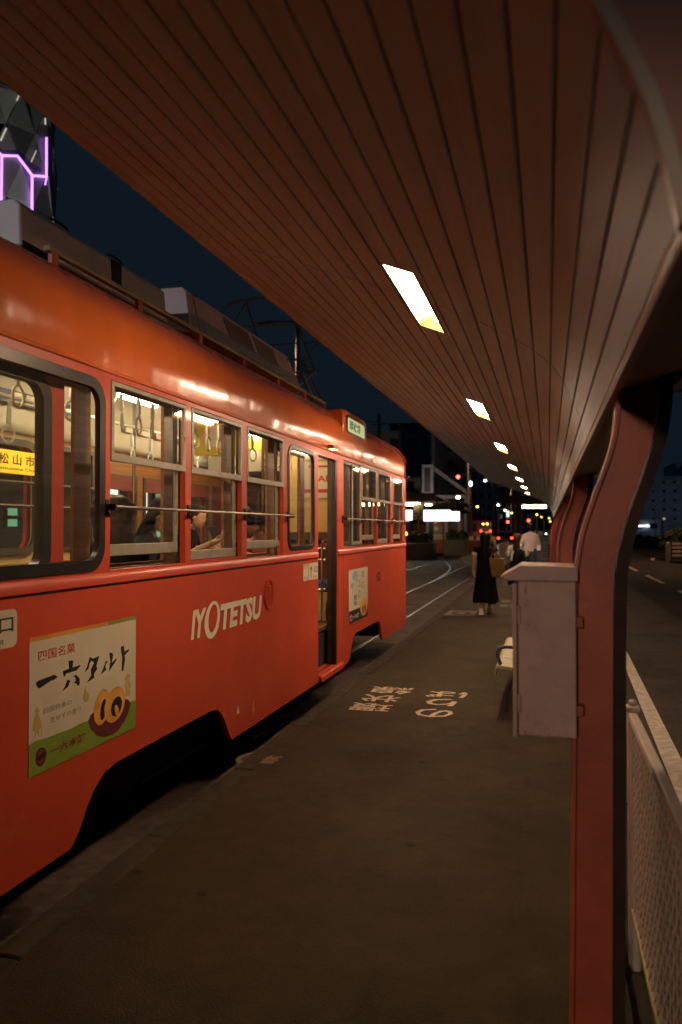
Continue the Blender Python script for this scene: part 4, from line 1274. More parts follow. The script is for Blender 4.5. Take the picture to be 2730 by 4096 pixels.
def hand_chains(w, d, thumb, curl=0.5, up=(0, 0, 1)):
    """five fingers from wrist w along d; thumb = sideways direction"""
    w = Vector(w); d = Vector(d).normalized(); th = Vector(thumb).normalized()
    nrm = d.cross(th).normalized()
    out = []
    palm = w + d * .05
    pts = []
    for k, L in enumerate((.072, .080, .075, .060)):
        off_ = th * (.026 - .0175 * k)
        base = w + d * .085 + off_
        m1 = base + (d * math.cos(curl * .6) + nrm * math.sin(curl * .6)) * L * .5
        m2 = m1 + (d * math.cos(curl * 1.5) + nrm * math.sin(curl * 1.5)) * L * .5
        out.append([(*w, .021), (*palm, .022), (*base, .0105), (*m1, .009), (*m2, .007)])
    t0 = w + d * .03 + th * .026
    t1 = t0 + (d * .6 + th * .6 + nrm * .3).normalized() * .035
    t2 = t1 + (d * .9 + nrm * .4).normalized() * .03
    out.append([(*w, .021), (*t0, .012), (*t1, .0105), (*t2, .008)])
    return out

def head_mesh(parent, c, yaw=0.0, pitch=0.0, s=1.0, m=None, name='head'):
    """a head with brow, nose, mouth, chin and ears; local forward = +y"""
    mb = MB()
    n = 18
    levels = [(-.115, .034, .040, .030), (-.10, .048, .055, .026), (-.075, .060, .072, .014), (-.045, .067, .082, .006), (-.01, .072, .090, 0), (.03, .076, .096, -.004), (.065, .073, .093, -.008), (.095, .058, .074, -.012), (.115, .034, .045, -.014), (.122, .012, .016, -.014)]
    rings = []
    for z, rx, ry, oy in levels:
        r = []
        for k in range(n):
            a = 2 * PI * k / n
            x, y = rx * math.sin(a), ry * math.cos(a) + oy
            f = max(0, math.cos(a))
            if abs(a) < .01 or abs(a - 2 * PI) < .01:
                if -.035 < z < .02: y += .020 if z < -.005 else .010
                if -.08 < z < -.05: y += .004
            if .30 < a < .45 or .30 < 2 * PI - a < .45:
                if 0 < z < .04: y -= .006
            r.append((x, y, z))
        rings.append(r)
    mb.loft(rings)
    for sx in (-1, 1):
        mb.sphere((sx * .078, -.008, -.005), .010, .020, .030, 8, 5)
    rot = Matrix.Rotation(yaw, 4, 'Z') @ Matrix.Rotation(pitch, 4, 'X') @ Matrix.Scale(s, 4)
    mb.v = [tuple(Vector(c) + (rot @ Vector(v))) for v in mb.v]
    return mb, rot

def head_parts(parent, c, yaw, pitch, s=1.0, mask=False):
    mb, rot = head_mesh(parent, c, yaw, pitch, s)
    h = mb.build('head', M['skin'], parent)
    ey = MB()
    for sx in (-1, 1):
        ey.sphere((sx * .030, .083, .012), .011, .006, .006, 8, 5)
    ey.v = [tuple(Vector(c) + (rot @ Vector(v))) for v in ey.v]
    ey.build('eye', M['ink'], h)
    mo = MB().sphere((0, .081, -.062), .020, .005, .006, 8, 4)
    mo.v = [tuple(Vector(c) + (rot @ Vector(v))) for v in mo.v]
    mo.build('mouth', M['pinkink'], h)
    if mask:
        km = MB()
        rings = []
        for z, w in ((-.105, .040), (-.08, .062), (-.045, .072), (-.008, .070)):
            rings.append([(w * math.sin(a), .098 * math.cos(a) + .008 + (.012 if abs(a) < .2 else 0), z) for a in [R(q) for q in range(-75, 76, 15)]])
        km.loft(rings, cap=False, close=False)
        km.v = [tuple(Vector(c) + (rot @ Vector(v))) for v in km.v]
        km.build('face_mask', M['mask'], h)
    return h, rot

def cloth(parent, name, rings_spec, m, folds=0, n=28, amp=0.0, phase=0.0, cap=True):
    """rings: (cx,cy,z,rx,ry[,k]) -> lofted garment, folds grow with k"""
    rings = []
    for q in rings_spec:
        cx, cy, z, rx, ry = q[:5]
        k = q[5] if len(q) > 5 else 0
        r = []
        for i in range(n):
            a = 2 * PI * i / n
            w = 1 + k * (amp * math.sin(folds * a + phase) + amp * .6 * math.sin((folds * 2 - 3) * a + 1.3 * phase))
            r.append((cx + rx * w * math.cos(a), cy + ry * w * math.sin(a), z + k * .012 * math.sin(3 * a + phase)))
        rings.append(r)
    return MB().loft(rings, cap=cap).build(name, m, parent)

def shoe(parent, x, y, z, yaw=0, pitch=0, m=None):
    mb = MB()
    mb.loft([[(-.032, -.09, 0), (.032, -.09, 0), (.036, -.05, .09), (-.036, -.05, .09)], [(-.036, -.03, 0), (.036, -.03, 0), (.033, .0, .10), (-.033, .0, .10)],
             [(-.040, .08, 0), (.040, .08, 0), (.032, .08, .06), (-.032, .08, .06)], [(-.026, .16, .008), (.026, .16, .008), (.020, .15, .04), (-.020, .15, .04)]])
    rot = Matrix.Rotation(yaw, 4, 'Z') @ Matrix.Rotation(pitch, 4, 'X')
    mb.v = [tuple(Vector((x, y, z)) + rot @ Vector(v)) for v in mb.v]
    o = mb.build('shoe', m or M['sneaker'], parent, bevel=.008)
    s2 = MB().box(-.042, .042, -.095, .165, -.012, .006)
    s2.v = [tuple(Vector((x, y, z)) + rot @ Vector(v)) for v in s2.v]
    s2.build('sole', M['mask'] if m is None else M['rubber'], o, bevel=.006)

def walker(loc, rotz, label, H, skinm, outfit, arms, feet, hair, group='people walking along the platform'):
    k = H / 1.55
    p = thing('person', label, 'person', loc, rotz, None)
    f = lambda x, y, z: (x * k, y * k, z * k)
    chains = []
    hip = (*f(0, 0, .82), .12 * k)
    chains.append([hip, (*f(0, -.005, .95), .105 * k), (*f(0, 0, 1.10), .115 * k), (*f(0, -.01, 1.23), .085 * k), (*f(0, 0, 1.30), .046 * k), (*f(0, .015, 1.36), .045 * k)])
    for sx, ft in zip((-1, 1), feet):
        chains.append([hip, (*f(sx * .085, 0, .76), .085 * k), (*f(sx * .085, ft[0] * .45 + .02, .44), .055 * k), (*f(sx * .08, ft[0] * .9, .20 + ft[1] * .5), .043 * k), (*f(sx * .08, ft[0], .075 + ft[1]), .032 * k)])
    for sx, (el, wr, d, th) in zip((-1, 1), arms):
        chains.append([(*f(0, -.01, 1.23), .085 * k), (*f(sx * .155, -.01, 1.225), .05 * k), (*f(*el), .036 * k), (*f(*wr), .026 * k)])
        for hc in hand_chains(f(*wr), d, th, .5):
            chains.append([(hc[0][0], hc[0][1], hc[0][2], .026 * k)] + hc[1:])
    skin_body('body', p, chains, skinm)
    h, rot = head_parts(p, f(0, .03, 1.435), 0, 0, k)
    outfit(p, k)
    hair(p, k, h)
    for sx, ft in zip((-1, 1), feet):
        shoe(p, sx * .08 * k, ft[0] * k, .014 + ft[1] * k, 0, ft[2], None if outfit.__name__ != 'man_outfit' else M['rubber'])
    return p

def hair_long(m, length, wid):
    def fn(p, k, h):
        rings = []
        spec = [(1.572, .03, .03, .02), (1.555, .075, .085, .012), (1.51, .098, .112, .0), (1.45, .103, .115, -.012), (1.39, .095, .085, -.045), (1.33, .080, .055, -.07), (1.33 - length * .4, wid, .05, -.085), (1.33 - length * .8, wid * .95, .045, -.09), (1.33 - length, wid * .5, .02, -.09)]
        n = 26
        for z, rx, ry, oy in spec:
            r = []
            for i in range(n):
                a = 2 * PI * i / n
                q = 1 + .05 * math.sin(a * 7 + z * 9) + .03 * math.sin(a * 13 + z * 17)
                r.append((rx * q * math.cos(a) * k, (oy + .005 + ry * q * math.sin(a) * (1 if math.sin(a) < 0 else .62)) * k, z * k))
            rings.append(r)
        MB().loft(rings).build('hair', m, p)
    return fn
def hair_short(m):
    def fn(p, k, h):
        rings = []
        for z, rx, ry, oy in [(1.575, .03, .03, .015), (1.56, .07, .08, .01), (1.515, .093, .108, .0), (1.455, .092, .105, -.014), (1.40, .078, .07, -.04), (1.365, .055, .03, -.06)]:
            rings.append([(rx * (1 + .04 * math.sin(7 * a)) * math.cos(a) * k, (oy + .005 + ry * math.sin(a) * (1 if math.sin(a) < 0 else .66)) * k, z * k) for a in [2 * PI * i / 22 for i in range(22)]])
        MB().loft(rings).build('hair', m, p)
    return fn

# woman in a long black dress
def dress_outfit(p, k):
    f = [(0, -.005, 1.305, .055, .05), (0, -.01, 1.285, .12, .07), (0, -.01, 1.25, .185, .09), (0, -.005, 1.16, .185, .105, .2), (0, 0, 1.04, .158, .105, .3), (0, 0, .93, .158, .11, .5), (0, 0, .80, .172, .135, .7), (0, 0, .62, .19, .16, .9), (0, 0, .42, .212, .185, 1.1), (0, 0, .26, .232, .205, 1.3), (0, 0, .215, .230, .20, 1.3)]
    cloth(p, 'dress', [tuple(v * k if i < 5 else v for i, v in enumerate(r)) for r in f], M['black_cloth'], 7, 56, .045, .7)
    for sx, el in ((-1, (-.215, -.015, 1.05)), (1, (.235, .0, 1.06))):
        mb = MB().tube([(sx * .15 * k, -.01 * k, 1.245 * k), ((sx * .155 + el[0]) / 2 * k, -.012 * k, 1.17 * k)], [.062 * k, .066 * k], 12)
        mb.build('sleeve', M['black_cloth'], p)
        mid = ((sx * .155 + el[0]) / 2, -.012, 1.17)
        e2 = (mid[0] + (el[0] - mid[0]) * .45, -.013, mid[2] + (el[2] - mid[2]) * .45)
        MB().tube([(mid[0] * k, mid[1] * k, mid[2] * k), (e2[0] * k, e2[1] * k, e2[2] * k)], [.064 * k, .058 * k], 12).build('undersleeve', M['white_cloth'], p)
walker((-1.145, 15.2, 0), R(4), 'woman walking away in long black dress and white trainers, tote bag on shoulder', 1.53, M['skin'], dress_outfit,
       [((-.215, -.015, 1.03), (-.225, .03, .84), (.05, .12, -1), (.3, 1, 0)), ((.235, .0, 1.04), (.245, .16, 1.0), (0, 1, .05), (-.6, 0, .6))],
       [(-.10, 0, 0), (.17, .05, R(-28))], hair_long(M['hair'], .17, .065))
tote = thing('tote_bag', 'ochre canvas tote bag hanging from the shoulder of woman in black', 'bag', (-.90, 15.13, 0))
tb = MB().loft([[(-.115, -.05, .70), (.125, -.05, .70), (.125, .06, .70), (-.115, .06, .70)], [(-.12, -.055, .73), (.13, -.055, .72), (.13, .065, .72), (-.12, .065, .73)], [(-.165, -.055, 1.06), (.10, -.055, 1.04), (.10, .075, 1.05), (-.165, .075, 1.06)]])
tb.build('bag_body', M['ochre'], tote, bevel=.01)
for y in (-.058, .078):
    MB().tube(smooth_path([(-.13, y, 1.03), (-.10, y * .6, 1.18), (-.075, 0, 1.285), (-.05, y * .6, 1.18), (.03, y, 1.03)], 5), .011, 6).build('bag_handle', M['ochre'], tote)

# woman with black backpack
def blouse_outfit(p, k):
    f = [(0, 0, 1.315, .05, .05), (0, -.005, 1.285, .12, .07), (0, -.01, 1.25, .18, .09), (0, 0, 1.12, .175, .11, .4), (0, 0, .96, .16, .11, .6), (0, 0, .86, .175, .13, .8)]
    cloth(p, 'blouse', [tuple(v * k if i < 5 else v for i, v in enumerate(r)) for r in f], M['white_cloth'], 6, 36, .05, .4)
    for sx, el in ((-1, (-.225, -.03, 1.03)), (1, (.225, .0, 1.03))):
        MB().tube([(sx * .145 * k, -.01 * k, 1.245 * k), (el[0] * 1.02 * k, el[1] * k, (el[2] + .02) * k), (el[0] * 1.02 * k, (el[1] + .02) * k, (el[2] - .05) * k)], [.06 * k, .066 * k, .06 * k], 12).build('sleeve', M['white_cloth'], p)
    g = [(0, 0, .88, .15, .115, .2), (0, 0, .78, .18, .145, .4), (0, 0, .50, .215, .18, 1), (0, 0, .22, .235, .20, 1.3)]
    cloth(p, 'skirt', [tuple(v * k if i < 5 else v for i, v in enumerate(r)) for r in g], M['black_cloth'], 8, 40, .05, .2)
walker((-.76, 20.5, 0), R(-3), 'young woman with long brown hair in white blouse carrying a black backpack', 1.46, M['skin'], blouse_outfit,
       [((-.225, -.02, 1.0), (-.20, .12, .86), (.1, .5, -1), (.3, 1, 0)), ((.225, 0, 1.0), (.21, .13, .88), (-.1, .5, -1), (-.3, 1, 0))],
       [(.14, .03, R(-15)), (-.10, 0, 0)], hair_long(M['hairb'], .26, .10))
bp_ = thing('backpack', 'black backpack on the back of woman in white blouse', 'backpack', (-.70, 20.33, 0))
bpm = MB(); rings = []
for z, rx, ry in ((.68, .10, .06), (.70, .15, .085), (.82, .165, .10), (.96, .15, .09), (1.06, .11, .07), (1.09, .06, .04)):
    rings.append([(rx * math.copysign(abs(math.cos(a)) ** .6, math.cos(a)), ry * math.copysign(abs(math.sin(a)) ** .6, math.sin(a)), z) for a in [2 * PI * i / 20 for i in range(20)]])
bpm.loft(rings).build('pack_body', M['black_cloth'], bp_)
for sx in (-1, 1):
    MB().tube(smooth_path([(sx * .07, .06, .80), (sx * .12, .10, 1.0), (sx * .11, .12, 1.18), (sx * .07, .03, 1.15), (sx * .05, -.03, 1.05)], 4), .014, 6).build('pack_strap', M['black_cloth'], bp_)

# man in a pale shirt
def man_outfit(p, k):
    f = [(0, 0, 1.325, .055, .055), (0, -.005, 1.295, .13, .075), (0, -.01, 1.255, .20, .10), (0, 0, 1.12, .19, .12, .4), (0, 0, .96, .175, .12, .7), (0, 0, .80, .18, .125, .8)]
    cloth(p, 'shirt', [tuple(v * k if i < 5 else v for i, v in enumerate(r)) for r in f], M['shirt'], 5, 36, .05, 1.4)
    for sx, el in ((-1, (-.235, -.03, 1.02)), (1, (.235, .02, 1.02))):
        MB().tube([(sx * .155 * k, -.01 * k, 1.245 * k), (el[0] * k, el[1] * k, el[2] * k), (el[0] * k, (el[1] + .13) * k, (el[2] - .03) * k)], [.062 * k, .06 * k, .05 * k], 12).build('sleeve', M['shirt'], p)
    for sx, ft in ((-1, .20), (1, -.16)):
        MB().tube([(sx * .08 * k, 0, .86 * k), (sx * .085 * k, (ft * .45 + .02) * k, .45 * k), (sx * .08 * k, ft * .95 * k, .09 * k)], [.105 * k, .08 * k, .062 * k], 14).build('trouser_leg', M['denim'], p)
walker((-.55, 26, 0), R(-6), 'man walking away in pale pink shirt and dark trousers', 1.74, M['skin'], man_outfit,
       [((-.235, -.03, 1.0), (-.20, .14, .98), (.1, 1, 0), (.6, 0, .6)), ((.235, .02, 1.0), (.24, .17, .98), (0, 1, 0), (-.6, 0, .6))],
       [(.20, .02, R(-10)), (-.16, .05, R(-30))], hair_short(M['hair']))
sb_ = thing('shoulder_bag', 'pale cloth bag held at the side of man in pink shirt', 'bag', (-.26, 26.05, 0))
MB().loft([[(-.12, -.08, .90), (.04, -.08, .90), (.04, .08, .90), (-.12, .08, .90)], [(-.14, -.09, 1.0), (.05, -.09, .98), (.05, .09, .98), (-.14, .09, 1.0)], [(-.10, -.06, 1.16), (.01, -.05, 1.14), (.01, .05, 1.14), (-.10, .06, 1.16)]]).build('bag_body', M['white_cloth'], sb_, bevel=.02)
MB().tube(smooth_path([(-.04, 0, 1.20), (-.10, 0, 1.36), (-.16, 0, 1.46), (-.06, .03, 1.3), (.02, 0, 1.19)], 4), .010, 6).build('bag_strap', M['white_cloth'], sb_)

# seated passengers in the tram (seat height 1.0)
def passenger(loc, face, label, H, shirtm, hairfn, head_pitch, armspec, mask=False, lean=0.12, headyaw=0.0, lower=M['denim']):
    p = thing('person', label, 'person', loc, face)
    ch = []
    hip = (0, 0, .10, .11)
    c1 = (0, lean * .45, .32, .105); c2 = (0, lean, .50, .095); nk = (0, lean * 1.25, .585, .046); nt = (0, lean * 1.4 + .01, .64, .044)
    ch.append([hip, c1, c2, nk, nt])
    for sx in (-1, 1):
        ch.append([hip, (sx * .09, .08, .09, .08), (sx * .10, .42, .10, .06), (sx * .10, .44, -.10, .048), (sx * .10, .42, -.36, .035)])
    for sx, (el, wr, d, th) in zip((-1, 1), armspec):
        ch.append([c2, (sx * .155, lean, .495, .05), (*el, .036), (*wr, .025)])
        for hc in hand_chains(wr, d, th, .9):
            ch.append([(*wr, .025)] + hc[1:])
    skin_body('body', p, ch, M['skin'])
    hc_ = (0, lean * 1.5 + .045 + .05 * math.sin(-head_pitch), .735 - .02 * abs(head_pitch))
    h, rot = head_parts(p, hc_, headyaw, head_pitch, 1.0, mask)
    # top
    rings = [(0, lean * 1.2, .60, .055, .05), (0, lean * 1.05, .565, .13, .075), (0, lean, .525, .185, .10), (0, lean * .7, .40, .185, .125, .4), (0, lean * .3, .22, .17, .125, .6), (0, 0, .06, .18, .14, .7)]
    cloth(p, 'top', rings, shirtm, 5, 32, .04, lean * 9)
    for sx, (el, wr, d, th) in zip((-1, 1), armspec):
        e = Vector(el); w = Vector(wr)
        MB().tube([(sx * .15, lean, .51), tuple(e), tuple(e + (w - e) * .62)], [.064, .054, .042], 12).build('sleeve', shirtm, p)
    for sx in (-1, 1):
        MB().tube([(sx * .085, .0, .09), (sx * .10, .42, .10), (sx * .10, .44, -.10), (sx * .10, .42, -.34)], [.10, .082, .07, .058], 12).build('trouser_leg', lower, p)
        shoe(p, sx * .10, .43, -.43, 0, 0, M['rubber'])
    # hair
    hairfn(p, hc_, rot)
    return p
def phair(m, wid, drop, puff=0.0, seed=0):
    def fn(p, c, rot):
        rings = []
        n = 44
        key = [(.137, .02, .02, -.01), (.125, .07, .08, -.012), (.075, .090 + puff, .106 + puff, -.014), (.02, .094 + puff * 1.2, .098 + puff, -.026), (-.04, wid, .07 + puff * .8, -.052), (-.04 - drop * .5, wid, .06 + puff * .6, -.07), (-.04 - drop, wid * .7, .04, -.075), (-.05 - drop, wid * .2, .015, -.075)]
        for z, rx, ry, oy in smooth_path(key, 4):
            r = []
            for i in range(n):
                a = 2 * PI * i / n
                q = 1 + (.05 + puff * 5) * noise.noise(Vector((math.cos(a) * 3.2 + seed, math.sin(a) * 3.2, z * 22))) + .03 * math.sin(a * 13 + seed)
                r.append(tuple(Vector(c) + rot @ Vector((rx * q * math.cos(a), oy + ry * q * math.sin(a) * (1 if math.sin(a) < 0 else .70), z))))
            rings.append(r)
        MB().loft(rings).build('hair', m, p)
    return fn
# facing: local +y; near bench people turned towards +Y or into the car
passenger((-2.62, 4.50, .95), R(40), 'passenger with big curly dark hair at the first sash window of tram', 1.6, M['black_cloth'], phair(M['hairb'], .120, .24, .045, 2), R(-18),
          [((-.22, lean_ := .16, .26), (-.12, .36, .20), (.4, 1, .0), (0, 0, 1)), ((.22, .16, .26), (.12, .36, .20), (-.4, 1, 0), (0, 0, 1))], lower=M['black_cloth'])
passenger((-3.12, 5.46, .97), R(-84), 'woman with white face mask and long dark hair looking down inside tram', 1.6, M['navy_cloth'], phair(M['hair'], .10, .26, .0, 1), R(-26),
          [((-.22, .22, .30), (-.02, .58, .44), (.25, 1, .35), (0, 0, 1)), ((.21, .30, .30), (.16, .72, .52), (.0, 1, .35), (-1, 0, .4))], mask=True, lean=.16)
passenger((-2.60, 7.60, .95), R(158), 'passenger in pink top bending over phone at the third sash window', 1.6, M['pink_cloth'], phair(M['hair'], .125, .16, .014, 3), R(-68),
          [((-.20, .46, .34), (.10, .72, .45), (.15, 1, .10), (0, 0, 1)), ((.24, .46, .32), (.24, .76, .44), (-.05, 1, .16), (0, 0, 1))], lean=.26, lower=M['denim'])
passenger((-4.02, 8.2, 1.0), R(-90), 'passenger in dark clothes on the far bench of tram', 1.6, M['black_cloth'], phair(M['hair'], .09, .05, .0, 4), R(-15),
          [((-.22, .14, .26), (-.10, .36, .22), (.4, 1, 0), (0, 0, 1)), ((.22, .14, .26), (.10, .36, .22), (-.4, 1, 0), (0, 0, 1))])
passenger((-4.02, 6.55, .98), R(-84), 'passenger in dark jacket on the far bench behind the door leaf gap', 1.6, M['navy_cloth'], phair(M['hair'], .09, .06, .0, 6), R(-22),
          [((-.22, .14, .26), (-.10, .36, .22), (.4, 1, 0), (0, 0, 1)), ((.22, .14, .26), (.10, .36, .22), (-.4, 1, 0), (0, 0, 1))])
passenger((-4.02, 9.4, .98), R(-95), 'passenger in white top on far bench near the partition', 1.6, M['white_cloth'], phair(M['hairb'], .10, .18, .0, 9), R(-20),
          [((-.22, .14, .26), (-.10, .36, .22), (.4, 1, 0), (0, 0, 1)), ((.22, .14, .26), (.10, .36, .22), (-.4, 1, 0), (0, 0, 1))])
def phone(loc, rx, ry, rz, label, lit):
    t = thing('mobile_phone', label, 'phone', loc)
    t.rotation_euler = (R(rx), R(ry), R(rz))
    MB().box(-.037, .037, -.005, .005, -.075, .075).build('case', M['phone'], t, bevel=.006)
    MB().box(-.034, .034, -.0075, -.0055, -.07, .07).build('screen', M['bluescreen'] if lit else M['windark'], t)
phone((-2.60, 5.95, 1.56), -35, 0, 60, 'dark phone held up in a raised hand behind the second sash window', False)
phone((-2.80, 6.80, 1.47), -55, 20, 200, 'phone with bluish lit screen held low at the second sash window', True)

# ------------------------------------------------------------------ junction box on the first column
jb = thing('junction_box', 'weathered pink metal junction box with sloped lid fixed to first red column', 'electrical box', (0, 2.55, 0))
MB().box(-.092, .082, 0, .24, .958, 1.437).build('box_body', M['boxpaint'], jb, bevel=.004)
MB().box(-.109, -.0955, -.002, .242, .953, 1.43).build('box_door', M['boxpaint'], jb, bevel=.003)
MB().box(-.0955, -.092, .002, .23, .962, 1.43).build('door_gap', M['dark'], jb)
MB().plate([(-.148, 1.449), (-.118, 1.4385), (.087, 1.4385), (.088, 1.468), (.086, 1.482), (-.086, 1.486)], [], lambda u, v, t: (u, t, v), -.006, .27).build('box_lid', M['boxpaint'], jb, bevel=.002)
for z in (1.305, 1.03):
    MB().tube([(-.089, -.006, z), (-.089, -.006, z + .055)], .0055, 8).build('hinge', M['boxpaint'], jb)
    MB().box(.0825, .104, .03, .068, z - .012, z + .022).build('mounting_bracket', M['post'], jb, bevel=.003)
for x, z, h in ((-.068, 1.40, .028), (-.070, 1.36, .006), (-.072, .958, .016), (-.03, .958, .006), (0.0, .958, .009)):
    rs_ = MB().plate([(x - .002, z), (x + .002, z), (x + .0012, z + h), (x - .0008, z + h)], [], lambda u, v, t: (u, t, v), -.0012, -.0004)
    rs_.build('rust_streak', M['boxrust'], jb, smooth=False)

# ------------------------------------------------------------------ bench
bn = thing('bench', 'cream plastic platform bench with dark armrest half hidden behind junction box', 'bench', (0, 0, 0))
prof_b = smooth_path([(-.455, .34), (-.445, .405), (-.40, .425), (-.25, .415), (-.10, .43), (-.02, .50), (.015, .62), (.03, .74)], 4)
for k in range(4):
    y0 = 6.96 + k * .47
    mb = MB()
    pr = prof_b + [(x - .0, z - .022) if i > 4 else (x + .012, z - .018) for i, (x, z) in reversed(list(enumerate(prof_b)))]
    mb.loft([[(x, y0, z) for x, z in pr], [(x, y0 + .455, z) for x, z in pr]])
    mb.build('seat', M['seatplastic'], bn)
for y in (7.02, 8.7):
    if y < 8: MB().tube(smooth_path([(-.40, y, .43), (-.43, y, .52), (-.40, y, .575), (-.28, y, .58), (-.05, y, .56)], 4), .016, 8).build('armrest', M['navy'], bn)
    MB().tube(smooth_path([(-.20, y + .1, .41), (-.34, y + .1, .22), (-.36, y + .1, .03)], 3) + [(-.36, y + .1, .0)], .016, 8).build('leg', M['dark'], bn)
    MB().tube([(-.20, y + .1, .41), (.0, y + .1, .0)], .016, 8).build('leg', M['dark'], bn)
MB().tube([(-.20, 7.0, .40), (-.20, 9.1, .40)], .02, 8).build('support_beam', M['dark'], bn)

# ------------------------------------------------------------------ roadside fence
fn_ = thing('roadside_fence', 'pale mesh panel fence between platform and road beside first column', 'fence', (0, 0, 0))
for y in (3.40, 1.40):
    fp = MB().tube([(.327, y, -.15), (.327, y, .88)], .025, 12).build('post', M['fencepaint'], fn_)
    MB().box(.298, .352, y - .032, y + .032, .868, .892).build('post_cap', M['fencepaint'], fp, bevel=.008)
    MB().sphere((.325, y, .902), .018, .018, .014).build('cap_knob', M['fencepaint'], fp)
    MB().sphere((.302, y, .50), .006).build('post_bolt', M['rust'], fp)
for y0, y1 in ((1.43, 3.372), (-.6, 1.37)):
    MB().box(.306, .340, y0, y1, .836, .870).build('top_rail', M['fencepaint'], fn_, bevel=.005)
    MB().box(.310, .338, y0, y1, .078, .104).build('bottom_rail', M['fenceyellow'], fn_, bevel=.005)
    MB().box(.311, .331, y1 - .024, y1 - .002, .104, .836).build('panel_stile', M['fencepaint'], fn_, bevel=.003)
    ms = MB()
    pitch, cell = .034, .075
    ncol = int((y1 - y0 - .03) / pitch)
    for c_ in range(ncol + 1):
        y = y0 + .01 + c_ * pitch
        z = .104; k = 0
        pts = []
        while z < .836:
            pts.append((.320 + (.003 if k % 2 else -.003), y + (pitch * .45 if (k + c_) % 2 else -pitch * .45), z)); z += cell / 2; k += 1
        rings = [[(x - .0022, yy - .0035, zz), (x + .0022, yy - .0035, zz), (x + .0022, yy + .0035, zz), (x - .0022, yy + .0035, zz)] for x, yy, zz in pts]
        ms.loft(rings)
    o = ms.build('mesh_panel', M['fencemesh'], fn_, smooth=False); o['kind'] = 'stuff'

# ------------------------------------------------------------------ far end of the platform
sh2 = thing('end_shelter', 'small flat shelter with maroon fascia at the far end of platform', 'shelter', (0, 0, 0))
MB().box(-1.93, 1.2, 41.9, 42.0, 2.87, 3.32).build('fascia', M['maroon'], sh2)
MB().box(-1.90, 1.2, 42.0, 50, 3.2, 3.3).build('roof', M['soffit'], sh2)
MB().box(-1.60, -1.57, 41.88, 41.9, 2.87, 3.32).build('fascia_joint', M['rust'], sh2)
for x in (-1.68, -1.36, .24):
    MB().box(x - .075, x + .075, 42.1, 42.25, 0, 2.9).build('post', M['maroon'], sh2)
MB().box(-1.35, .05, 42.2, 42.4, 2.62, 2.66).build('lamp_tray', M['maroon'], sh2)
for z in (2.69, 2.78):
    MB().tube([(-1.28, 42.25, z), (-.08, 42.25, z)], .022, 6).build('lamp_tube', M['tubebright'], sh2)
bar = thing('barricade_board', 'white notice board barricade closing the far end of platform', 'barrier', (0, 38, 0))
MB().box(-.72, .10, 0, .04, .12, 1.22).build('board', M['paper'], bar)
MB().box(-.34, .02, -.012, -.002, .20, .98).build('notice', M['mask'], bar)
nb = MB()
for k in range(5): nb.box(-.28, -.04, -.018, -.013, .80 - k * .13, .84 - k * .13)
nb.build('notice_print', M['greyink'], bar)
MB().box(-.73, .11, -.01, .05, .05, .115).build('base_rail', M['beige'], bar)
for x in (-.6, .0): MB().box(x - .03, x + .03, -.2, .25, 0, .05).build('foot', M['steel'], bar)
pf_ = thing('slatted_barrier', 'white slatted barrier along the platform edge ahead of the walkers', 'fence', (0, 0, 0))
MB().box(-1.86, -1.82, 30.6, 39, .96, 1.0).build('top_rail', M['fencepaint'], pf_)
MB().box(-1.855, -1.825, 30.62, 39, .34, .955).build('panel', M['fencepaint'], pf_)
for k in range(9):
    MB().box(-1.86, -1.82, 30.8 + k, 30.95 + k, 0, .34).build('leg', M['fencepaint'], pf_)
MB().box(-1.87, -1.81, 30.55, 30.615, .30, 1.0).build('end_post', M['white_cloth'], pf_)
stn = thing('ticket_stand', 'grey machine standing beside the posts at the end of platform', 'machine', (.10, 36.5, 0))
MB().box(-.12, .12, -.1, .1, 0, 1.55).build('cabinet', M['concrete'], stn, bevel=.02)
MB().box(-.09, .09, -.11, -.102, .9, 1.4).build('panel', M['acgrey'], stn)

# ------------------------------------------------------------------ opposite platform shelter
ip = struct(MB().plate([(-7.0, 49.6), (-7.9, 76), (-10.9, 76), (-14.5, 60), (-14.5, 48.5)], [], lambda u, v, t: (u, v, t), -.30, 0.0).build('opposite_platform', M['kerb'], smooth=False))
sh1 = thing('opposite_shelter', 'hip roofed tram shelter with glowing signs across the tracks', 'shelter', (0, 0, 0))
rf = MB()
rf.loft([[(-14.5, 49.2, 3.30), (-6.2, 49.2, 3.30), (-4.95, 52, 2.72), (-5.6, 62, 2.72), (-14.5, 62, 3.3)], [(-14.5, 49.2, 3.46), (-6.3, 49.2, 3.44), (-5.05, 52, 2.80), (-5.7, 62, 2.80), (-14.5, 62, 3.46)], [(-14.5, 50.6, 3.8), (-7.4, 50.6, 3.8), (-7.2, 52, 3.8), (-7.4, 60, 3.8), (-14.5, 60, 3.8)]])
rf.build('roof', M['bldg3'], sh1)
MB().box(-14.5, -6.73, 49.0, 49.19, 3.34, 3.82).build('fascia', M['maroon'], sh1)
MB().plate([(-14.4, 49.3), (-6.3, 49.3), (-5.1, 52), (-5.7, 61.9), (-14.4, 61.9)], [], lambda u, v, t: (u, v, t), 3.26, 3.295).build('soffit', M['trim'], sh1)
for x0, x1, y, z in ((-12, -7.85, 50.0, 3.20), (-12, -7.30, 51.5, 3.15)):
    MB().tube([(x0, y, z), (x1, y, z)], .035, 6).build('tube_light', M['tubebright'], sh1)
MB().box(-8.28, -7.62, 50.2, 50.8, 1.9, 3.2).build('pillar', M['bldg3'], sh1)
MB().box(-8.30, -7.60, 50.18, 50.82, 0, 1.9).build('pillar_tile', mat('orange_tile', (0.50, 0.16, 0.06), .6), sh1)
MB().box(-8.0, -7.9, 50.1, 50.17, 0.1, 3.0).build('pillar_pipe', M['beige'], sh1)
MB().box(-8.3, -7.6, 50.1, 50.16, 2.15, 2.45).build('pillar_band', M['beige'], sh1)
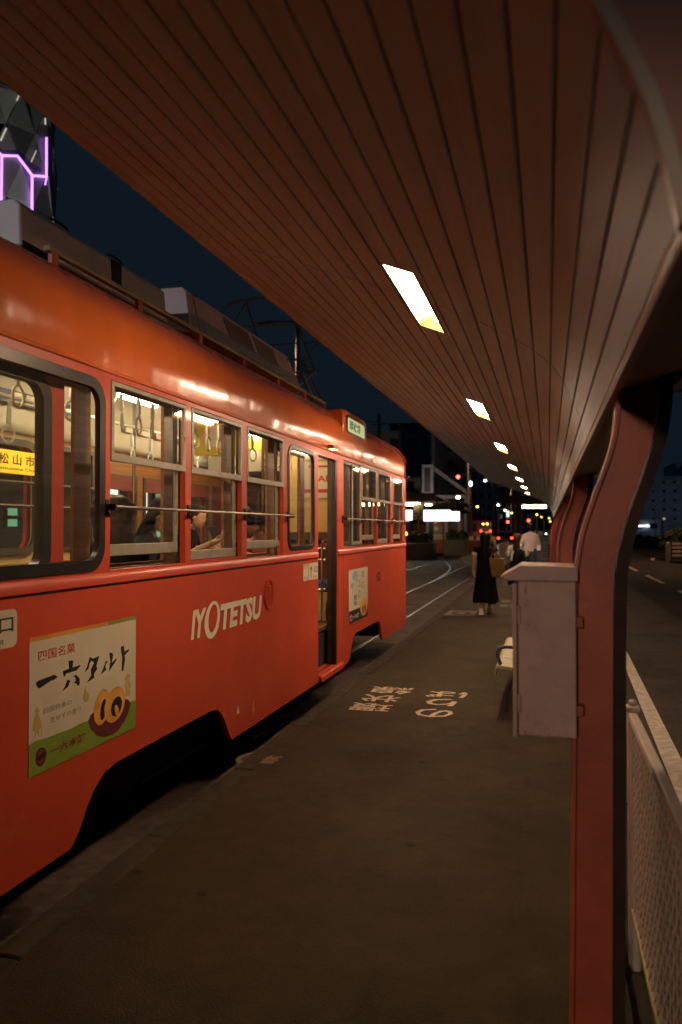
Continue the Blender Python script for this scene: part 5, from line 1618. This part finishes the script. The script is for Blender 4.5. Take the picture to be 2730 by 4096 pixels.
def litsign(x0, x1, z0, z1, y, label, marks):
    t = thing('lit_sign', label, 'sign', (0, y, 0), 0, 'glowing signs hung under the opposite shelter roof')
    MB().box(x0 - .02, x1 + .02, 0, .18, z0 - .02, z1 + .02).build('sign_case', M['winframe'], t)
    MB().box(x0, x1, -.012, -.002, z0, z1).build('sign_face', M['signwhite'], t)
    mk = MB()
    for (u, v, w, h) in marks:
        mk.box(x0 + u * (x1 - x0), x0 + (u + w) * (x1 - x0), -.018, -.013, z0 + v * (z1 - z0), z0 + (v + h) * (z1 - z0))
    if marks: mk.build('sign_mark', M['greyink'] if len(marks) > 1 else M['redink'], t)
    MB().box((x0 + x1) / 2 - .03, (x0 + x1) / 2 + .03, .05, .11, z1 + .02, 3.255).build('sign_hanger', M['beige'], t)
    return t
s_ = litsign(-7.60, -5.90, 2.08, 2.78, 50, 'wide glowing white sign with a small red mark under the shelter roof', [(.03, .2, .06, .06), (.10, .14, .05, .05), (.20, .2, .03, .05), (.5, .3, .02, .05), (.8, .2, .02, .05)])
MB().box(-7.33, -7.26, -.02, -.013, 2.53, 2.66).build('red_mark', M['redink'], s_)
litsign(-5.86, -5.34, 2.08, 2.68, 50.02, 'small glowing white sign at the right end of shelter signs', [])
litsign(-9.3, -8.32, 2.14, 2.79, 50.01, 'glowing white sign left of the orange pillar, partly behind tram', [])
kk = thing('notice_column', 'orange notice column with timetable panels on the opposite platform', 'notice board', (0, 52, 0))
MB().box(-7.27, -6.62, 0, .35, 0, 2.2).build('column_body', mat('column_orange', (0.42, 0.12, 0.06), .6), kk)
MB().box(-7.23, -6.66, -.012, -.002, .90, 1.26).build('lower_panel', mat('panel_white', (0.55, 0.5, 0.42), .5), kk)
MB().box(-7.23, -6.66, -.012, -.002, 1.34, 1.82).build('upper_panel', M['acband'], kk)
MB().box(-7.20, -7.02, -.012, -.002, 1.92, 2.14).build('top_notice', M['mask'], kk)
MB().box(-7.2, -6.95, -.018, -.013, 1.50, 1.74).build('timetable', M['mask'], kk)

def hedge(x0, x1, y0, y1, z0, z1, label, n=420, sz=.11, seed=0):
    rnd = random.Random(seed)
    h = thing('hedge', label, 'hedge', ((x0 + x1) / 2, (y0 + y1) / 2, z0), 0, None)
    lb = MB()
    hx, hy, hz = (x1 - x0) / 2, (y1 - y0) / 2, z1 - z0
    for _ in range(n):
        u, v, w = rnd.uniform(-1, 1), rnd.uniform(-1, 1), rnd.uniform(0, 1)
        bulge = 1 + .10 * math.sin(u * 5 + seed) + .08 * math.sin(v * 7)
        p = Vector((u * hx * bulge, v * hy * bulge, w * hz * (0.92 + .14 * math.sin(u * 6 + seed * 2))))
        a = Vector((rnd.uniform(-1, 1), rnd.uniform(-1, 1), rnd.uniform(-.3, 1))).normalized() * sz * rnd.uniform(.6, 1.4)
        b = a.cross(Vector((rnd.uniform(-1, 1), rnd.uniform(-1, 1), rnd.uniform(-1, 1)))).normalized() * sz * .5
        lb.add([p - a, p + b, p + a, p - b], [(0, 1, 2, 3)])
    o = lb.build('foliage', M['leaf'], h, smooth=False); o['kind'] = 'stuff'
    MB().box(-hx * .75, hx * .75, -hy * .75, hy * .75, 0, hz * .8).build('hedge_core', M['leaf'], h)
    return h
hedge(-9.2, -6.85, 48.6, 49.5, .6, 1.42, 'dark clipped hedge left of the notice column, beside the tram front', 700, .12, 1)
hedge(-7.0, -5.5, 56, 57, .75, 1.48, 'dark hedge in planter right of the notice column', 600, .11, 2)
for (x0, x1, y0, y1, z1, lab) in ((-9.4, -6.62, 47.6, 48.8, .72, 'low dark stone planter wall below the left hedge'), (-7.05, -5.5, 55.4, 57.2, .82, 'low grey planter wall below the right hedge')):
    o = tag(MB().box(x0, x1, y0, y1, -.26, z1).build('planter_wall', M['bldg3'], bevel=.03), lab, 'planter')
o = tag(MB().box(-6.1, -4.9, 60, 60.4, -.26, .78).build('orange_barrier', mat('orange_barrier_paint', (0.45, 0.13, 0.06), .6), bevel=.03), 'low orange barrier wall beyond the planter near the bus', 'barrier')
o = thing('traffic_cone_lamp', 'small orange warning lamp on post beside the left planter', 'warning lamp', (-8.25, 47.2, 0))
MB().tube([(0, 0, -.26), (0, 0, 1.2)], .03, 8).build('lamp_post', M['orangepole'], o); MB().sphere((0, 0, 1.30), .09, .09, .11).build('lamp_globe', M['orangelamp'], o)
gd = thing('guard_fence', 'pale guard rail sections at the kerb in front of the bus', 'fence', (0, 66, 0))
for k in range(3):
    MB().box(-6.6 + k * .9, -5.9 + k * .9, 0, .06, .62, .98).build('rail_section', mat('rail_pinkish', (0.45, 0.30, 0.26), .6), gd)
    MB().box(-6.5 + k * .9, -6.42 + k * .9, 0, .06, -.28, .62).build('post', M['fencepaint'], gd); MB().box(-6.06 + k * .9, -5.98 + k * .9, 0, .06, -.28, .62).build('post', M['fencepaint'], gd)

# ------------------------------------------------------------------ vehicles
bus = thing('bus', 'orange and cream bus seen from behind with red tail lights', 'bus', (0, 140, 0))
MB().plate([(-14.8, .25), (-9.24, .25), (-9.24, 3.0), (-11.6, 3.0), (-14.8, 3.0)], [], lambda u, v, t: (u, t, v), 0, 9).build('body', M['buscream'], bus, bevel=.1)
MB().box(-14.82, -9.22, -.03, 9, 2.62, 3.06).build('roof_band', M['busred'], bus, bevel=.06)
MB().box(-12.0, -11.6, -.06, .2, .9, 2.7).build('corner_pillar', M['busred'], bus)
MB().box(-14.7, -12.0, -.05, -.02, 1.1, 2.55).build('side_window', M['windark'], bus); MB().box(-13.2, -13.0, -.06, -.03, 1.0, 2.6).build('window_bar', M['buscream'], bus)
rwin = MB().box(-11.5, -9.4, -.05, -.02, 1.85, 2.58).build('rear_window', M['windark'], bus)
for x in (-10.9, -10.2): MB().sphere((x, -.08, 2.42), .17, .04, .15).build('lit_figure', M['yellowlamp'], rwin)
for x in (-11.25, -9.67): MB().sphere((x, -.08, 1.2), .16, .05, .18).build('tail_light', M['taillight'], bus)
MB().box(-14.8, -9.24, -.02, 8.5, .22, .6).build('skirt', M['busred'], bus)
for x in (-11.4, -9.5): MB().tube([(x - .12, 2.2, .22), (x + .12, 2.2, .22)], .48, 14).build('wheel', M['rubber'], bus)
def car(loc, rotz, label, m, lights):
    c = thing('car', label, 'car', loc, rotz, 'cars waiting on the road ahead')
    MB().loft([[(-.85, -2.1, .35), (.85, -2.1, .35), (.85, 2.1, .35), (-.85, 2.1, .35)], [(-.88, -2.15, .60), (.88, -2.15, .60), (.88, 2.15, .60), (-.88, 2.15, .60)], [(-.84, -2.08, .92), (.84, -2.08, .92), (.84, 2.0, .85), (-.84, 2.0, .85)], [(-.76, -1.75, 1.0), (.76, -1.75, 1.0), (.76, 1.0, .98), (-.76, 1.0, .98)], [(-.62, -1.35, 1.45), (.62, -1.35, 1.45), (.62, .35, 1.45), (-.62, .35, 1.45)]]).build('body', m, c, bevel=.06)
    MB().add([(-.66, -1.79, 1.03), (.66, -1.79, 1.03), (.56, -1.42, 1.40), (-.56, -1.42, 1.40)], [(0, 1, 2, 3)]).build('rear_window', M['windark'], c, smooth=False)
    for sx in (-1, 1):
        MB().box(sx * .70 - .12, sx * .70 + .12, -2.19, -2.12, .72, .90).build('tail_light', M[lights], c, bevel=.02)
        for y in (-1.3, 1.3): MB().tube([(sx * .86 - .1, y, .32), (sx * .86 + .02, y, .32)], .32, 14).build('wheel', M['rubber'], c)
    MB().box(-.25, .25, -2.175, -2.16, .55, .68).build('number_plate', M['mask'], c)
    return c
car((-4.4, 88, -.2), 0, 'dark car with glowing red tail lights ahead, nearest of the waiting cars', M['carbody'], 'taillight')
car((-5.2, 104, -.2), 0, 'farther dark car with tail lights behind the nearest waiting car', M['carbody'], 'taillight')
car((-1.3, 118, -.2), R(180), 'pale car facing the platform with headlights on, beyond the end shelter', M['carwhite'], 'headlight')

# ------------------------------------------------------------------ lamps, signals, poles
def street_lamp(x, y, z, m, label, arm=(-.9, 0), r=.11, pole=True, group='street lamps along the road'):
    t = thing('street_lamp', label, 'street lamp', (x - arm[0], y, -.2), 0, group)
    MB().tube([(0, 0, 0), (0, 0, z + .25)], [.09, .05], 8).build('pole', M['orangepole'], t)
    MB().tube([(0, 0, z + .30), (arm[0], 0, z + .42)], .035, 6).build('arm', M['orangepole'], t)
    MB().sphere((arm[0], 0, z + .2), r * .8, r * .8, r * .66, 10, 6).build('lamp_globe', M[m], t)
    return t
def signal(x, y, z, m, label):
    t = thing('traffic_light', label, 'traffic light', (x, y, -.2), 0, 'traffic lights ahead')
    MB().tube([(1.1, .1, 0), (1.1, .1, z + .8)], .08, 8).build('pole', M['orangepole'], t)
    MB().tube([(1.1, .1, z + .5), (0, .1, z + .3)], .04, 6).build('arm', M['orangepole'], t)
    MB().box(-.75, .25, .02, .18, z - .02, z + .42).build('housing', M['winframe'], t, bevel=.05)
    MB().sphere((0, 0, z + .2), .17, .05, .17, 10, 6).build('lens', M[m], t)
    for dx in (-.25, -.5): MB().sphere((dx, 0, z + .2), .12, .03, .12, 8, 5).build('dark_lens', M['windark'], t)
    return t
# cross-arm pole with two lamps at Y=75
pa = thing('lamp_pole', 'tall brown pole with side arm, cool lamp on top and warm lamp below', 'street lamp', (-6.88, 75, -.25))
MB().tube([(0, 0, 0), (0, 0, 5.6)], [.13, .09], 10).build('pole', M['orangepole'], pa)
MB().tube([(0, 0, 5.15), (-1.9, 0, 4.85)], .05, 6).build('arm', M['orangepole'], pa)
MB().sphere((-.08, -.1, 6.05), .14, .1, .24).build('top_lamp', M['coollamp'], pa)
MB().sphere((-1.25, -.1, 4.80), .20, .16, .15).build('arm_lamp', M['headlight'], pa)
MB().tube([(0, 0, 5.2), (0, 0, 5.5)], .16, 10).build('lamp_collar', M['orangeink'], pa)
signal(-8.2, 75.5, 6.5, 'redsignal', 'red traffic light glowing highest, left of the tall brown pole')
street_lamp(-6.3, 84, 6.6, 'coollamp', 'cool white street lamp just under the canopy eave', (-.7, 0), .17)
street_lamp(-12.74, 150, 5.7, 'yellowlamp', 'yellow street lamp above the bus', (-.9, 0), .26)
street_lamp(-8.89, 150, 6.0, 'headlight', 'white street lamp high between bus and end shelter', (.9, 0), .26)
street_lamp(-5.61, 110, 4.1, 'headlight', 'warm white street lamp left of the end shelter posts, upper one', (.9, 0), .17)
street_lamp(-4.83, 112, 3.75, 'yellowlamp', 'yellow street lamp just left of end shelter posts', (.7, 0), .16)
street_lamp(-3.58, 110, 3.3, 'orangelamp', 'orange street lamp seen between the end shelter posts', (.7, 0), .14)
street_lamp(-1.43, 110, 3.5, 'yellowlamp', 'yellow street lamp seen under the end shelter lamp', (.7, 0), .16)
street_lamp(-.85, 112, 3.2, 'orangelamp', 'orange street lamp second from right under the end shelter', (.7, 0), .12)
street_lamp(.17, 110, 3.0, 'greenlamp', 'green tinged lamp at far right under the end shelter', (.7, 0), .14)
street_lamp(.28, 108, 2.55, 'orangelamp', 'low orange lamp at far right under the end shelter', (.7, 0), .13)
street_lamp(-.28, 111, .9, 'coollamp', 'low cool lamp behind the notice board barricade', (.5, 0), .15)
street_lamp(-3.47, 100, .45, 'headlight', 'low warm lamp between woman with backpack and man', (.5, 0), .19)
signal(-5.16, 108, 2.5, 'redsignal', 'red traffic light left of the end shelter posts')
signal(-2.52, 110, 2.7, 'redsignal', 'red traffic light seen beneath the end shelter lamp')
street_lamp(-5.84, 109, 1.1, 'taillight', 'small red lamp above the waiting cars', (.4, 0), .17)
street_lamp(-6.08, 108, .55, 'orangelamp', 'small orange lamp left of the waiting cars', (.4, 0), .16)
bs = thing('shop_sign', 'small bluish white lit sign left of the end shelter posts', 'sign', (-5.2, 109, 0))
MB().box(-.16, .16, 0, .1, 3.2, 4.0).build('sign_face', emit('blue_white_sign', (.5, .7, 1.0), 2.5), bs)
MB().tube([(0, .12, -.2), (0, .12, 3.2)], .05, 6).build('pole', M['wire'], bs)
# pole with wires and insulators beyond the tram
up = thing('utility_pole', 'thin grey utility pole rising behind the front of the tram', 'utility pole', (-12.56, 60, -.25))
MB().tube([(0, 0, 0), (0, 0, 10.75)], [.16, .12], 10).build('pole', M['concrete'], up)
MB().tube([(-.6, 0, 9.9), (.6, 0, 9.9)], .04, 6).build('crossarm', M['steel'], up)
w1 = tag(MB().tube([(-30, 60, 10.6), (-13.5, 59.9, 9.92), (-11.2, 59.9, 9.55), (-6, 59.9, 8.9)], .022, 5).build('overhead_wire', M['wire']), 'sagging overhead wire with white insulators beside the utility pole', 'overhead wire')
iz = MB()
for x, z in ((-13.45, 9.93), (-12.35, 9.74), (-11.0, 9.52)): iz.sphere((x, 59.9, z), .10, .08, .08, 8, 5)
iz.build('insulator', M['insul'], w1)
w2 = tag(MB().tube([(-40, 75, 7.8), (-12, 75, 8.6), (-4, 75, 7.6), (6, 75, 7.2)], .02, 5).build('overhead_wire', M['wire']), 'thin span wire crossing the sky above the opposite shelter', 'overhead wire')
w3 = tag(MB().tube(smooth_path([(-3.4, 9.3, 4.75), (-3.15, 9.2, 4.30), (-2.9, 9.0, 4.12), (-2.72, 9.2, 4.05), (-2.6, 9.6, 4.2)], 4), .012, 6).build('feeder_cable', M['steel']), 'curved cable loop hanging over the tram roof beside the canopy', 'cable')

# ------------------------------------------------------------------ buildings
def building(name, label, x0, x1, y0, y1, z1, m, cols, rows, lit, cat='building', wz0=3.0, wm=None, face='front', winw=.55, winh=.5):
    b = thing(name, label, cat, (0, 0, 0))
    wl = MB().box(x0, x1, y0, y1, -.3, z1).build('wall', m, b)
    MB().box(x0 - .15, x1 + .15, y0 - .15, y1 + .15, z1, z1 + .35).build('parapet', m, b)
    rnd = random.Random(len(label) * 7 + cols)
    fh = (z1 - wz0) / rows
    for r_ in range(rows):
        MB().box(x0 - .02, x1 + .02, y0 - .10, y0, wz0 + r_ * fh - .18, wz0 + r_ * fh - .04).build('floor_band', m, b)
        for c_ in range(cols):
            cw = (x1 - x0) / cols
            xa = x0 + c_ * cw + cw * (1 - winw) / 2; za = wz0 + r_ * fh + fh * (1 - winh) / 2
            q = rnd.random()
            pm = M['windark']
            if q < lit: pm = rnd.choice((M['winlit'], M['winlit2'], M['winlit2'], M['winred']) if wm is None else wm)
            f = MB().plate(rrect(xa, xa + cw * winw, za, za + fh * winh), [rrect(xa + .08, xa + cw * winw - .08, za + .08, za + fh * winh - .08)], lambda u, v, t: (u, y0 - t, v), .0, .06).build('window', M['winframe'], b, smooth=False)
            MB().add([(xa + .06, y0 - .02, za + .06), (xa + cw * winw - .06, y0 - .02, za + .06), (xa + cw * winw - .06, y0 - .02, za + fh * winh - .06), (xa + .06, y0 - .02, za + fh * winh - .06)], [(0, 1, 2, 3)]).build('pane', pm, f, smooth=False)
    return b
building('apartment_block', 'dark grey apartment block behind the opposite shelter', -31, -15.2, 110, 125, 15.0, M['bldg1'], 7, 4, .05)
building('office_block', 'tall dark block with stepped balconies left of canopy eave', -25, -13.9, 128, 140, 18.5, M['bldg3'], 5, 6, .04)
building('low_building', 'low dark building behind the traffic light', -10.2, -2.0, 170, 182, 10, M['bldg3'], 6, 3, .10)
building('city_block', 'distant bluish block seen beyond the bus', -26, -13.5, 210, 225, 17, M['bldg2'], 6, 5, .10)
building('distant_block', 'distant dark block above the waiting cars', -9, 1.0, 240, 255, 9, M['bldg1'], 6, 3, .14)
building('far_right_block', 'distant dark block behind the end shelter', 1.5, 20, 250, 265, 9.5, M['bldg1'], 7, 3, .08)
rb1 = building('hospital_block', 'large blue grey building with scattered lit windows across the road', 22.5, 46, 220, 240, 14.8, M['bldg2'], 9, 5, .20, winw=.26, winh=.28)
rb2 = building('annex_building', 'taller blue grey wing with roof sign across the road', 33, 60, 226, 250, 19.0, M['bldg2'], 9, 6, .10, winw=.34, winh=.36)
cf = building('clinic_front', 'low wing with bright white entrance lights across the road', 20.5, 27.5, 214, 219, 3.6, M['bldg2'], 2, 1, 0, wz0=1.0, winw=.5, winh=.5)
for x0, x1 in ((22.0, 23.3), (23.6, 24.7)): MB().box(x0, x1, 213.6, 213.9, 2.1, 2.55).build('entrance_light', M['signwhite'], cf)
fw = thing('footbridge', 'dark footbridge stairs with a lit doorway frame above the opposite shelter', 'footbridge', (0, 0, 0))
MB().box(-14.6, -13.3, 95, 96, 5.8, 9.3).build('stair_tower', M['bldg1'], fw); MB().box(-14.3, -13.6, 94.9, 95.0, 6.0, 8.9).build('doorway', M['winframe'], fw)
MB().loft([[(-13.3, 95, 8.6), (-13.3, 96, 8.6), (-13.3, 96, 9.2), (-13.3, 95, 9.2)], [(-9.2, 95, 5.6), (-9.2, 96, 5.6), (-9.2, 96, 6.1), (-9.2, 95, 6.1)]]).build('stair_flight', M['bldg3'], fw)
MB().box(-13.6, -9.0, 95, 97, 5.2, 5.6).build('deck', M['bldg3'], fw)
for x in (-14, -9.4): MB().box(x - .2, x + .2, 95.3, 95.7, -.3, 5.2).build('pier', M['bldg3'], fw)
# lit shop fronts beyond the tram
sp_ = thing('shop_building', 'lit shop front beyond the tram, seen through the windows', 'building', (0, 0, 0))
MB().box(-15, -11.4, 5, 34, -.3, 6.5).build('wall', M['bldg3'], sp_)
def shopwin(y0, y1, z0, z1, m):
    f = MB().plate(rrect(y0, y1, z0, z1), [rrect(y0 + .05, y1 - .05, z0 + .05, z1 - .05)], lambda u, v, t: (-11.4 + t, u, v), .01, .10).build('window', M['winframe'], sp_, smooth=False)
    MB().add([(-11.36, y0, z0), (-11.36, y1, z0), (-11.36, y1, z1), (-11.36, y0, z1)], [(0, 1, 2, 3)]).build('pane', m, f, smooth=False)
    MB().box(-11.34, -11.30, y0, y1, (z0 + z1) / 2 - .04, (z0 + z1) / 2 + .04).build('glazing_bar', M['winframe'], f, smooth=False)
shopwin(18.3, 19.55, 1.7, 2.95, M['shopwhite']); shopwin(20.5, 21.2, 1.2, 2.75, M['shopwhite']); shopwin(21.5, 22.5, 1.3, 2.7, M['shopgreen']); shopwin(23.6, 24.3, .9, 2.2, M['shopgreen'])
shopwin(14.2, 14.45, .8, 2.2, M['shopgreen']); shopwin(14.8, 15.3, 1.6, 2.1, M['shopgreen']); shopwin(26.0, 26.5, 1.0, 2.0, M['shopgreen']); shopwin(28.3, 28.8, 1.0, 2.1, M['shopgreen'])
# faceted tower with purple neon
tw = thing('neon_tower', 'faceted glass tower outlined in purple neon above the tram roof', 'tower', (-36.5, 46, 0))
rnd = random.Random(4)
TN, TH, TR = 13, 2.35, 4.12
def tp(i, j, rr=TR):
    a = 2 * PI * (i + .5 * (j % 2)) / TN + .26
    return (rr * math.cos(a), rr * math.sin(a), 4 + j * TH)
fac = {0: MB(), 1: MB(), 2: MB()}
for j in range(0, 14):
    for i in range(TN):
        a, b, c, d = tp(i, j), tp(i + 1, j), tp(i + (j % 2), j + 1), tp(i + (j % 2) + 1, j + 1)
        up_tri = (a, b, tp(i + (j % 2), j + 1)) if j % 2 == 0 else (a, b, tp(i + 1, j + 1))
        dn_tri = (tp(i, j + 1), tp(i + 1, j + 1), tp(i + 1 if j % 2 == 0 else i, j))
        for tri in (up_tri, dn_tri):
            g = sum((Vector(p) for p in tri), Vector()) / 3
            q = rnd.random()
            k = rnd.uniform(-.35, .25)
            n_ = Vector((g.x, g.y, 0)).normalized()
            vs = [Vector(p) * 1.0 + n_ * (k if m_ == 0 else 0) for m_, p in enumerate(tri)]
            if q < .12: continue
            fac[0 if q < .50 else 1 if q < .74 else 2].add([tuple(v) for v in vs] + [(v.x * .97, v.y * .97, v.z) for v in vs], [(0, 1, 2), (3, 5, 4), (0, 1, 4, 3), (1, 2, 5, 4), (2, 0, 3, 5)])
for k, mm in ((0, 'facet'), (1, 'facet2'), (2, 'facet3')):
    o = fac[k].build('facet_panels', M[mm], tw, smooth=False); o['kind'] = 'stuff'
MB().tube([(0, 0, -.3), (0, 0, 36)], 3.5, 16).build('tower_core', M['plankdark'], tw)
def neon(pts, m, r=.075):
    MB().tube(pts, r, 6).build('neon_tube', m, tw)
def ta(deg, z, rr=4.28): return (rr * math.cos(R(deg)), rr * math.sin(R(deg)), z)
neon([ta(-.9, 27.67), ta(-.5, 25.06)], M['purple']); neon([ta(-.5, 25.06), ta(-17.3, 24.62)], M['purple'])
neon([ta(-17.3, 24.62), ta(-31.1, 25.53), ta(-43.8, 25.28), ta(-48, 25.5)], M['purple']); neon([ta(-17.4, 24.6), ta(-17.3, 22.0)], M['purple'])
neon([ta(-43.9, 25.28), ta(-44.1, 22.4)], M['purple']); neon([ta(-.1, 25.04), ta(-2.2, 24.46)], M['purple'], .05)
neon([ta(-40.6, 27.1), ta(-44.9, 26.23)], M['whiteneon'], .045); neon([ta(-2.9, 28.9), ta(-2.5, 28.5)], M['whiteneon'], .05)
neon([ta(-13.4, 26.38), ta(-18.4, 25.5)], M['whiteneon'], .03); neon([ta(-28.8, 29.8), ta(-32.1, 29.1)], M['whiteneon'], .035)
# ------------------------------------------------------------------ far side of the road
fr = thing('slat_fence', 'lit horizontal slat fence beside the road at the far right', 'fence', (0, 46, 0))
for k in range(4):
    for j in range(4):
        MB().box(6.46 + j * .5, 6.93 + j * .5, 0, .04, .10 + k * .21, .22 + k * .21).build('slat', mat('slat_paint', (0.62, 0.42, 0.28), .5) if (k + j) == 0 else bpy.data.materials['slat_paint'], fr, bevel=.01)
for j in range(5): MB().box(6.93 + (j - 1) * .5, 6.96 + (j - 1) * .5, .05, .10, -.2, .95).build('post', M['winframe'], fr)
gp = thing('gate_post', 'stone gate post with a light cap left of the slat fence', 'post', (6.25, 46, -.2))
MB().box(-.13, .13, -.13, .13, 0, .92).build('post_body', M['concrete'], gp, bevel=.02); MB().sphere((0, 0, 1.0), .11, .11, .09).build('post_cap', M['trim'], gp)
hedge(6.0, 9.5, 47, 48, .55, 1.56, 'clipped hedge above the slat fence across the road', 900, .12, 5)
hedge(7.4, 14, 79, 81, -.2, 1.0, 'dark hedge along the road edge in front of the blue grey building', 900, .2, 6)
struct(MB().box(6.3, 40, 44.5, 78.5, -.30, -.08).build('far_pavement', M['kerb'], smooth=False))
struct(MB().box(9.0, 40, -25, 44.4, -.30, -.10).build('right_pavement', M['kerb'], smooth=False))

def street_tree(x, y, h, seed, label):
    rnd = random.Random(seed)
    t = thing('street_tree', label, 'tree', (x, y, -.1), 0, None)
    tk = MB().tube([(0, 0, 0), (.05, .02, h * .3), (-.04, .05, h * .6), (.02, 0, h * .85)], [.16, .12, .08, .03], 9)
    for k in range(6):
        a = rnd.uniform(0, 2 * PI); z = h * rnd.uniform(.35, .6)
        tk.tube([(0, 0, z), (math.cos(a) * .7, math.sin(a) * .7, z + .7), (math.cos(a) * 1.3, math.sin(a) * 1.3, z + 1.2)], [.06, .04, .015], 6)
    tk.build('trunk', M['rust'], t)
    cl = [(rnd.uniform(-1.3, 1.3), rnd.uniform(-1.3, 1.3), h * rnd.uniform(.5, .95), rnd.uniform(.6, 1.0)) for _ in range(11)]
    lb = MB()
    for _ in range(1700):
        cx, cy, cz, cr_ = rnd.choice(cl)
        d = Vector((rnd.gauss(0, 1), rnd.gauss(0, 1), rnd.gauss(0, 1))).normalized() * cr_ * rnd.uniform(.5, 1.0)
        p = Vector((cx, cy, cz)) + d
        a = Vector((rnd.uniform(-1, 1), rnd.uniform(-1, 1), rnd.uniform(-.4, .6))).normalized() * rnd.uniform(.10, .20)
        b = a.cross(Vector((rnd.uniform(-1, 1), rnd.uniform(-1, 1), 1))).normalized() * .07
        lb.add([p - a, p + b, p + a, p - b], [(0, 1, 2, 3)])
    o = lb.build('crown', M['leaf'], t, smooth=False); o['kind'] = 'stuff'
for k, (x, y, h) in enumerate(((11.5, -6, 6.0), (11.8, 1, 6.6), (11.4, 8, 5.8), (11.7, 15, 6.4), (11.5, 23, 6.1))):
    street_tree(x, y, h, 20 + k, ('street tree on the far pavement, level with the viewer', 'street tree beside the road opposite the first column', 'street tree across the road from the junction box', 'street tree across the road from the tram door', 'farthest street tree on the pavement across the road')[k])
# ------------------------------------------------------------------ street lamps and added lights
def pole_lamp(loc, power, col, label, size=.25, arm=(1.0, 0)):
    t = thing('street_lamp', label, 'street lamp', (loc[0] - arm[0], loc[1] - arm[1], -.2))
    MB().tube([(0, 0, 0), (0, 0, loc[2] + .4)], [.11, .07], 10).build('pole', M['concrete'], t)
    MB().tube([(0, 0, loc[2] + .42), (arm[0], arm[1], loc[2] + .5)], .04, 8).build('arm', M['concrete'], t)
    MB().box(arm[0] - .25, arm[0] + .25, arm[1] - .12, arm[1] + .12, loc[2] + .36, loc[2] + .48).build('lamp_head', M['concrete'], t, bevel=.03)
    ld = bpy.data.lights.new('lamp_light', 'SPOT')
    ld.energy = power; ld.color = col; ld.shadow_soft_size = size
    ld.spot_size = R(150); ld.spot_blend = .6
    lo = bpy.data.objects.new('lamp_light', ld); COL.objects.link(lo); lo.parent = t
    lo.location = (arm[0], arm[1], loc[2] + .2)
    return t
def added_flood(loc, aim, power, col, cone, label, name='floodlight'):  # spotlight on a pole, added for its light alone
    t = thing(name, label, 'floodlight', (loc[0], loc[1], -.25))
    MB().tube([(0, 0, 0), (0, 0, loc[2])], [.10, .07], 10).build('pole', M['concrete'], t)
    d = (Vector(aim) - Vector(loc)).normalized()
    q = d.to_track_quat('-Z', 'Y').to_euler()
    hd = MB().box(-.22, .22, -.16, .16, .03, .16).build('lamp_head', M['winframe'], t, bevel=.02, loc=(0, 0, loc[2] + .4))
    hd.rotation_euler = q
    ld = bpy.data.lights.new('lamp_light', 'SPOT')
    ld.energy = power; ld.color = col; ld.shadow_soft_size = .18; ld.spot_size = R(cone); ld.spot_blend = .5
    lo = bpy.data.objects.new('lamp_light', ld); COL.objects.link(lo); lo.parent = t
    lo.location = (0, 0, loc[2] + .4); lo.rotation_euler = q
    return t
added_flood((-.9, -7, 2.7), (.12, 2.6, .72), 640, (1.0, .74, .54), 17, 'low platform floodlight standing behind the viewer')  # unseen, added to light the first column and junction box
added_flood((-7.4, -9, 6.6), (-3.3, 5.0, 3.35), 1500, (.95, .92, 1.0), 20, 'pole floodlight behind the viewer shining along the tram roof')  # unseen, narrow beam added to light the roof boxes' end faces
added_flood((-27, 30, 1.0), (-36.5, 46, 22), 13000, (1.0, .98, .86), 44, 'floodlight on the ground lighting the neon tower')  # added to brighten the tower panels in place of city glow
pole_lamp((6.5, 14, 8.5), 1000, (1.0, .58, .30), 'street lamp over the near carriageway on the right', .2, (-2.0, 0))  # out of view, stands in for the street light on the road
pole_lamp((6.5, 44, 8.5), 1500, (1.0, .52, .26), 'second street lamp over the carriageway, farther along', .2, (-2.0, 0))
pole_lamp((-9.5, 26, 8.5), 800, (1.0, .62, .36), 'street lamp across the tracks lighting the rails', .2, (-1.2, 0))
pole_lamp((-4.5, 62, 8.5), 1500, (1.0, .55, .26), 'street lamp beyond the crossover near the bus', .2, (1.5, 0))
pole_lamp((-7.0, 126, 8.5), 2600, (1.0, .60, .34), 'street lamp lighting the back of the bus', .2, (-1.5, 0))  # extra lamp put in to brighten the bus
added_flood((24, 196, 5), (36, 222, 8), 800, (.60, .78, 1.0), 120, 'cool lamp in front of the blue grey building across the road')  # extra lamp put in to lift this wall above the sky
added_flood((-12, 88, 4), (-18, 112, 8), 1500, (1.0, .85, .75), 120, 'lamp in front of the dark apartment block')  # extra lamp put in to brighten the apartment front
bpy.context.view_layer.update()
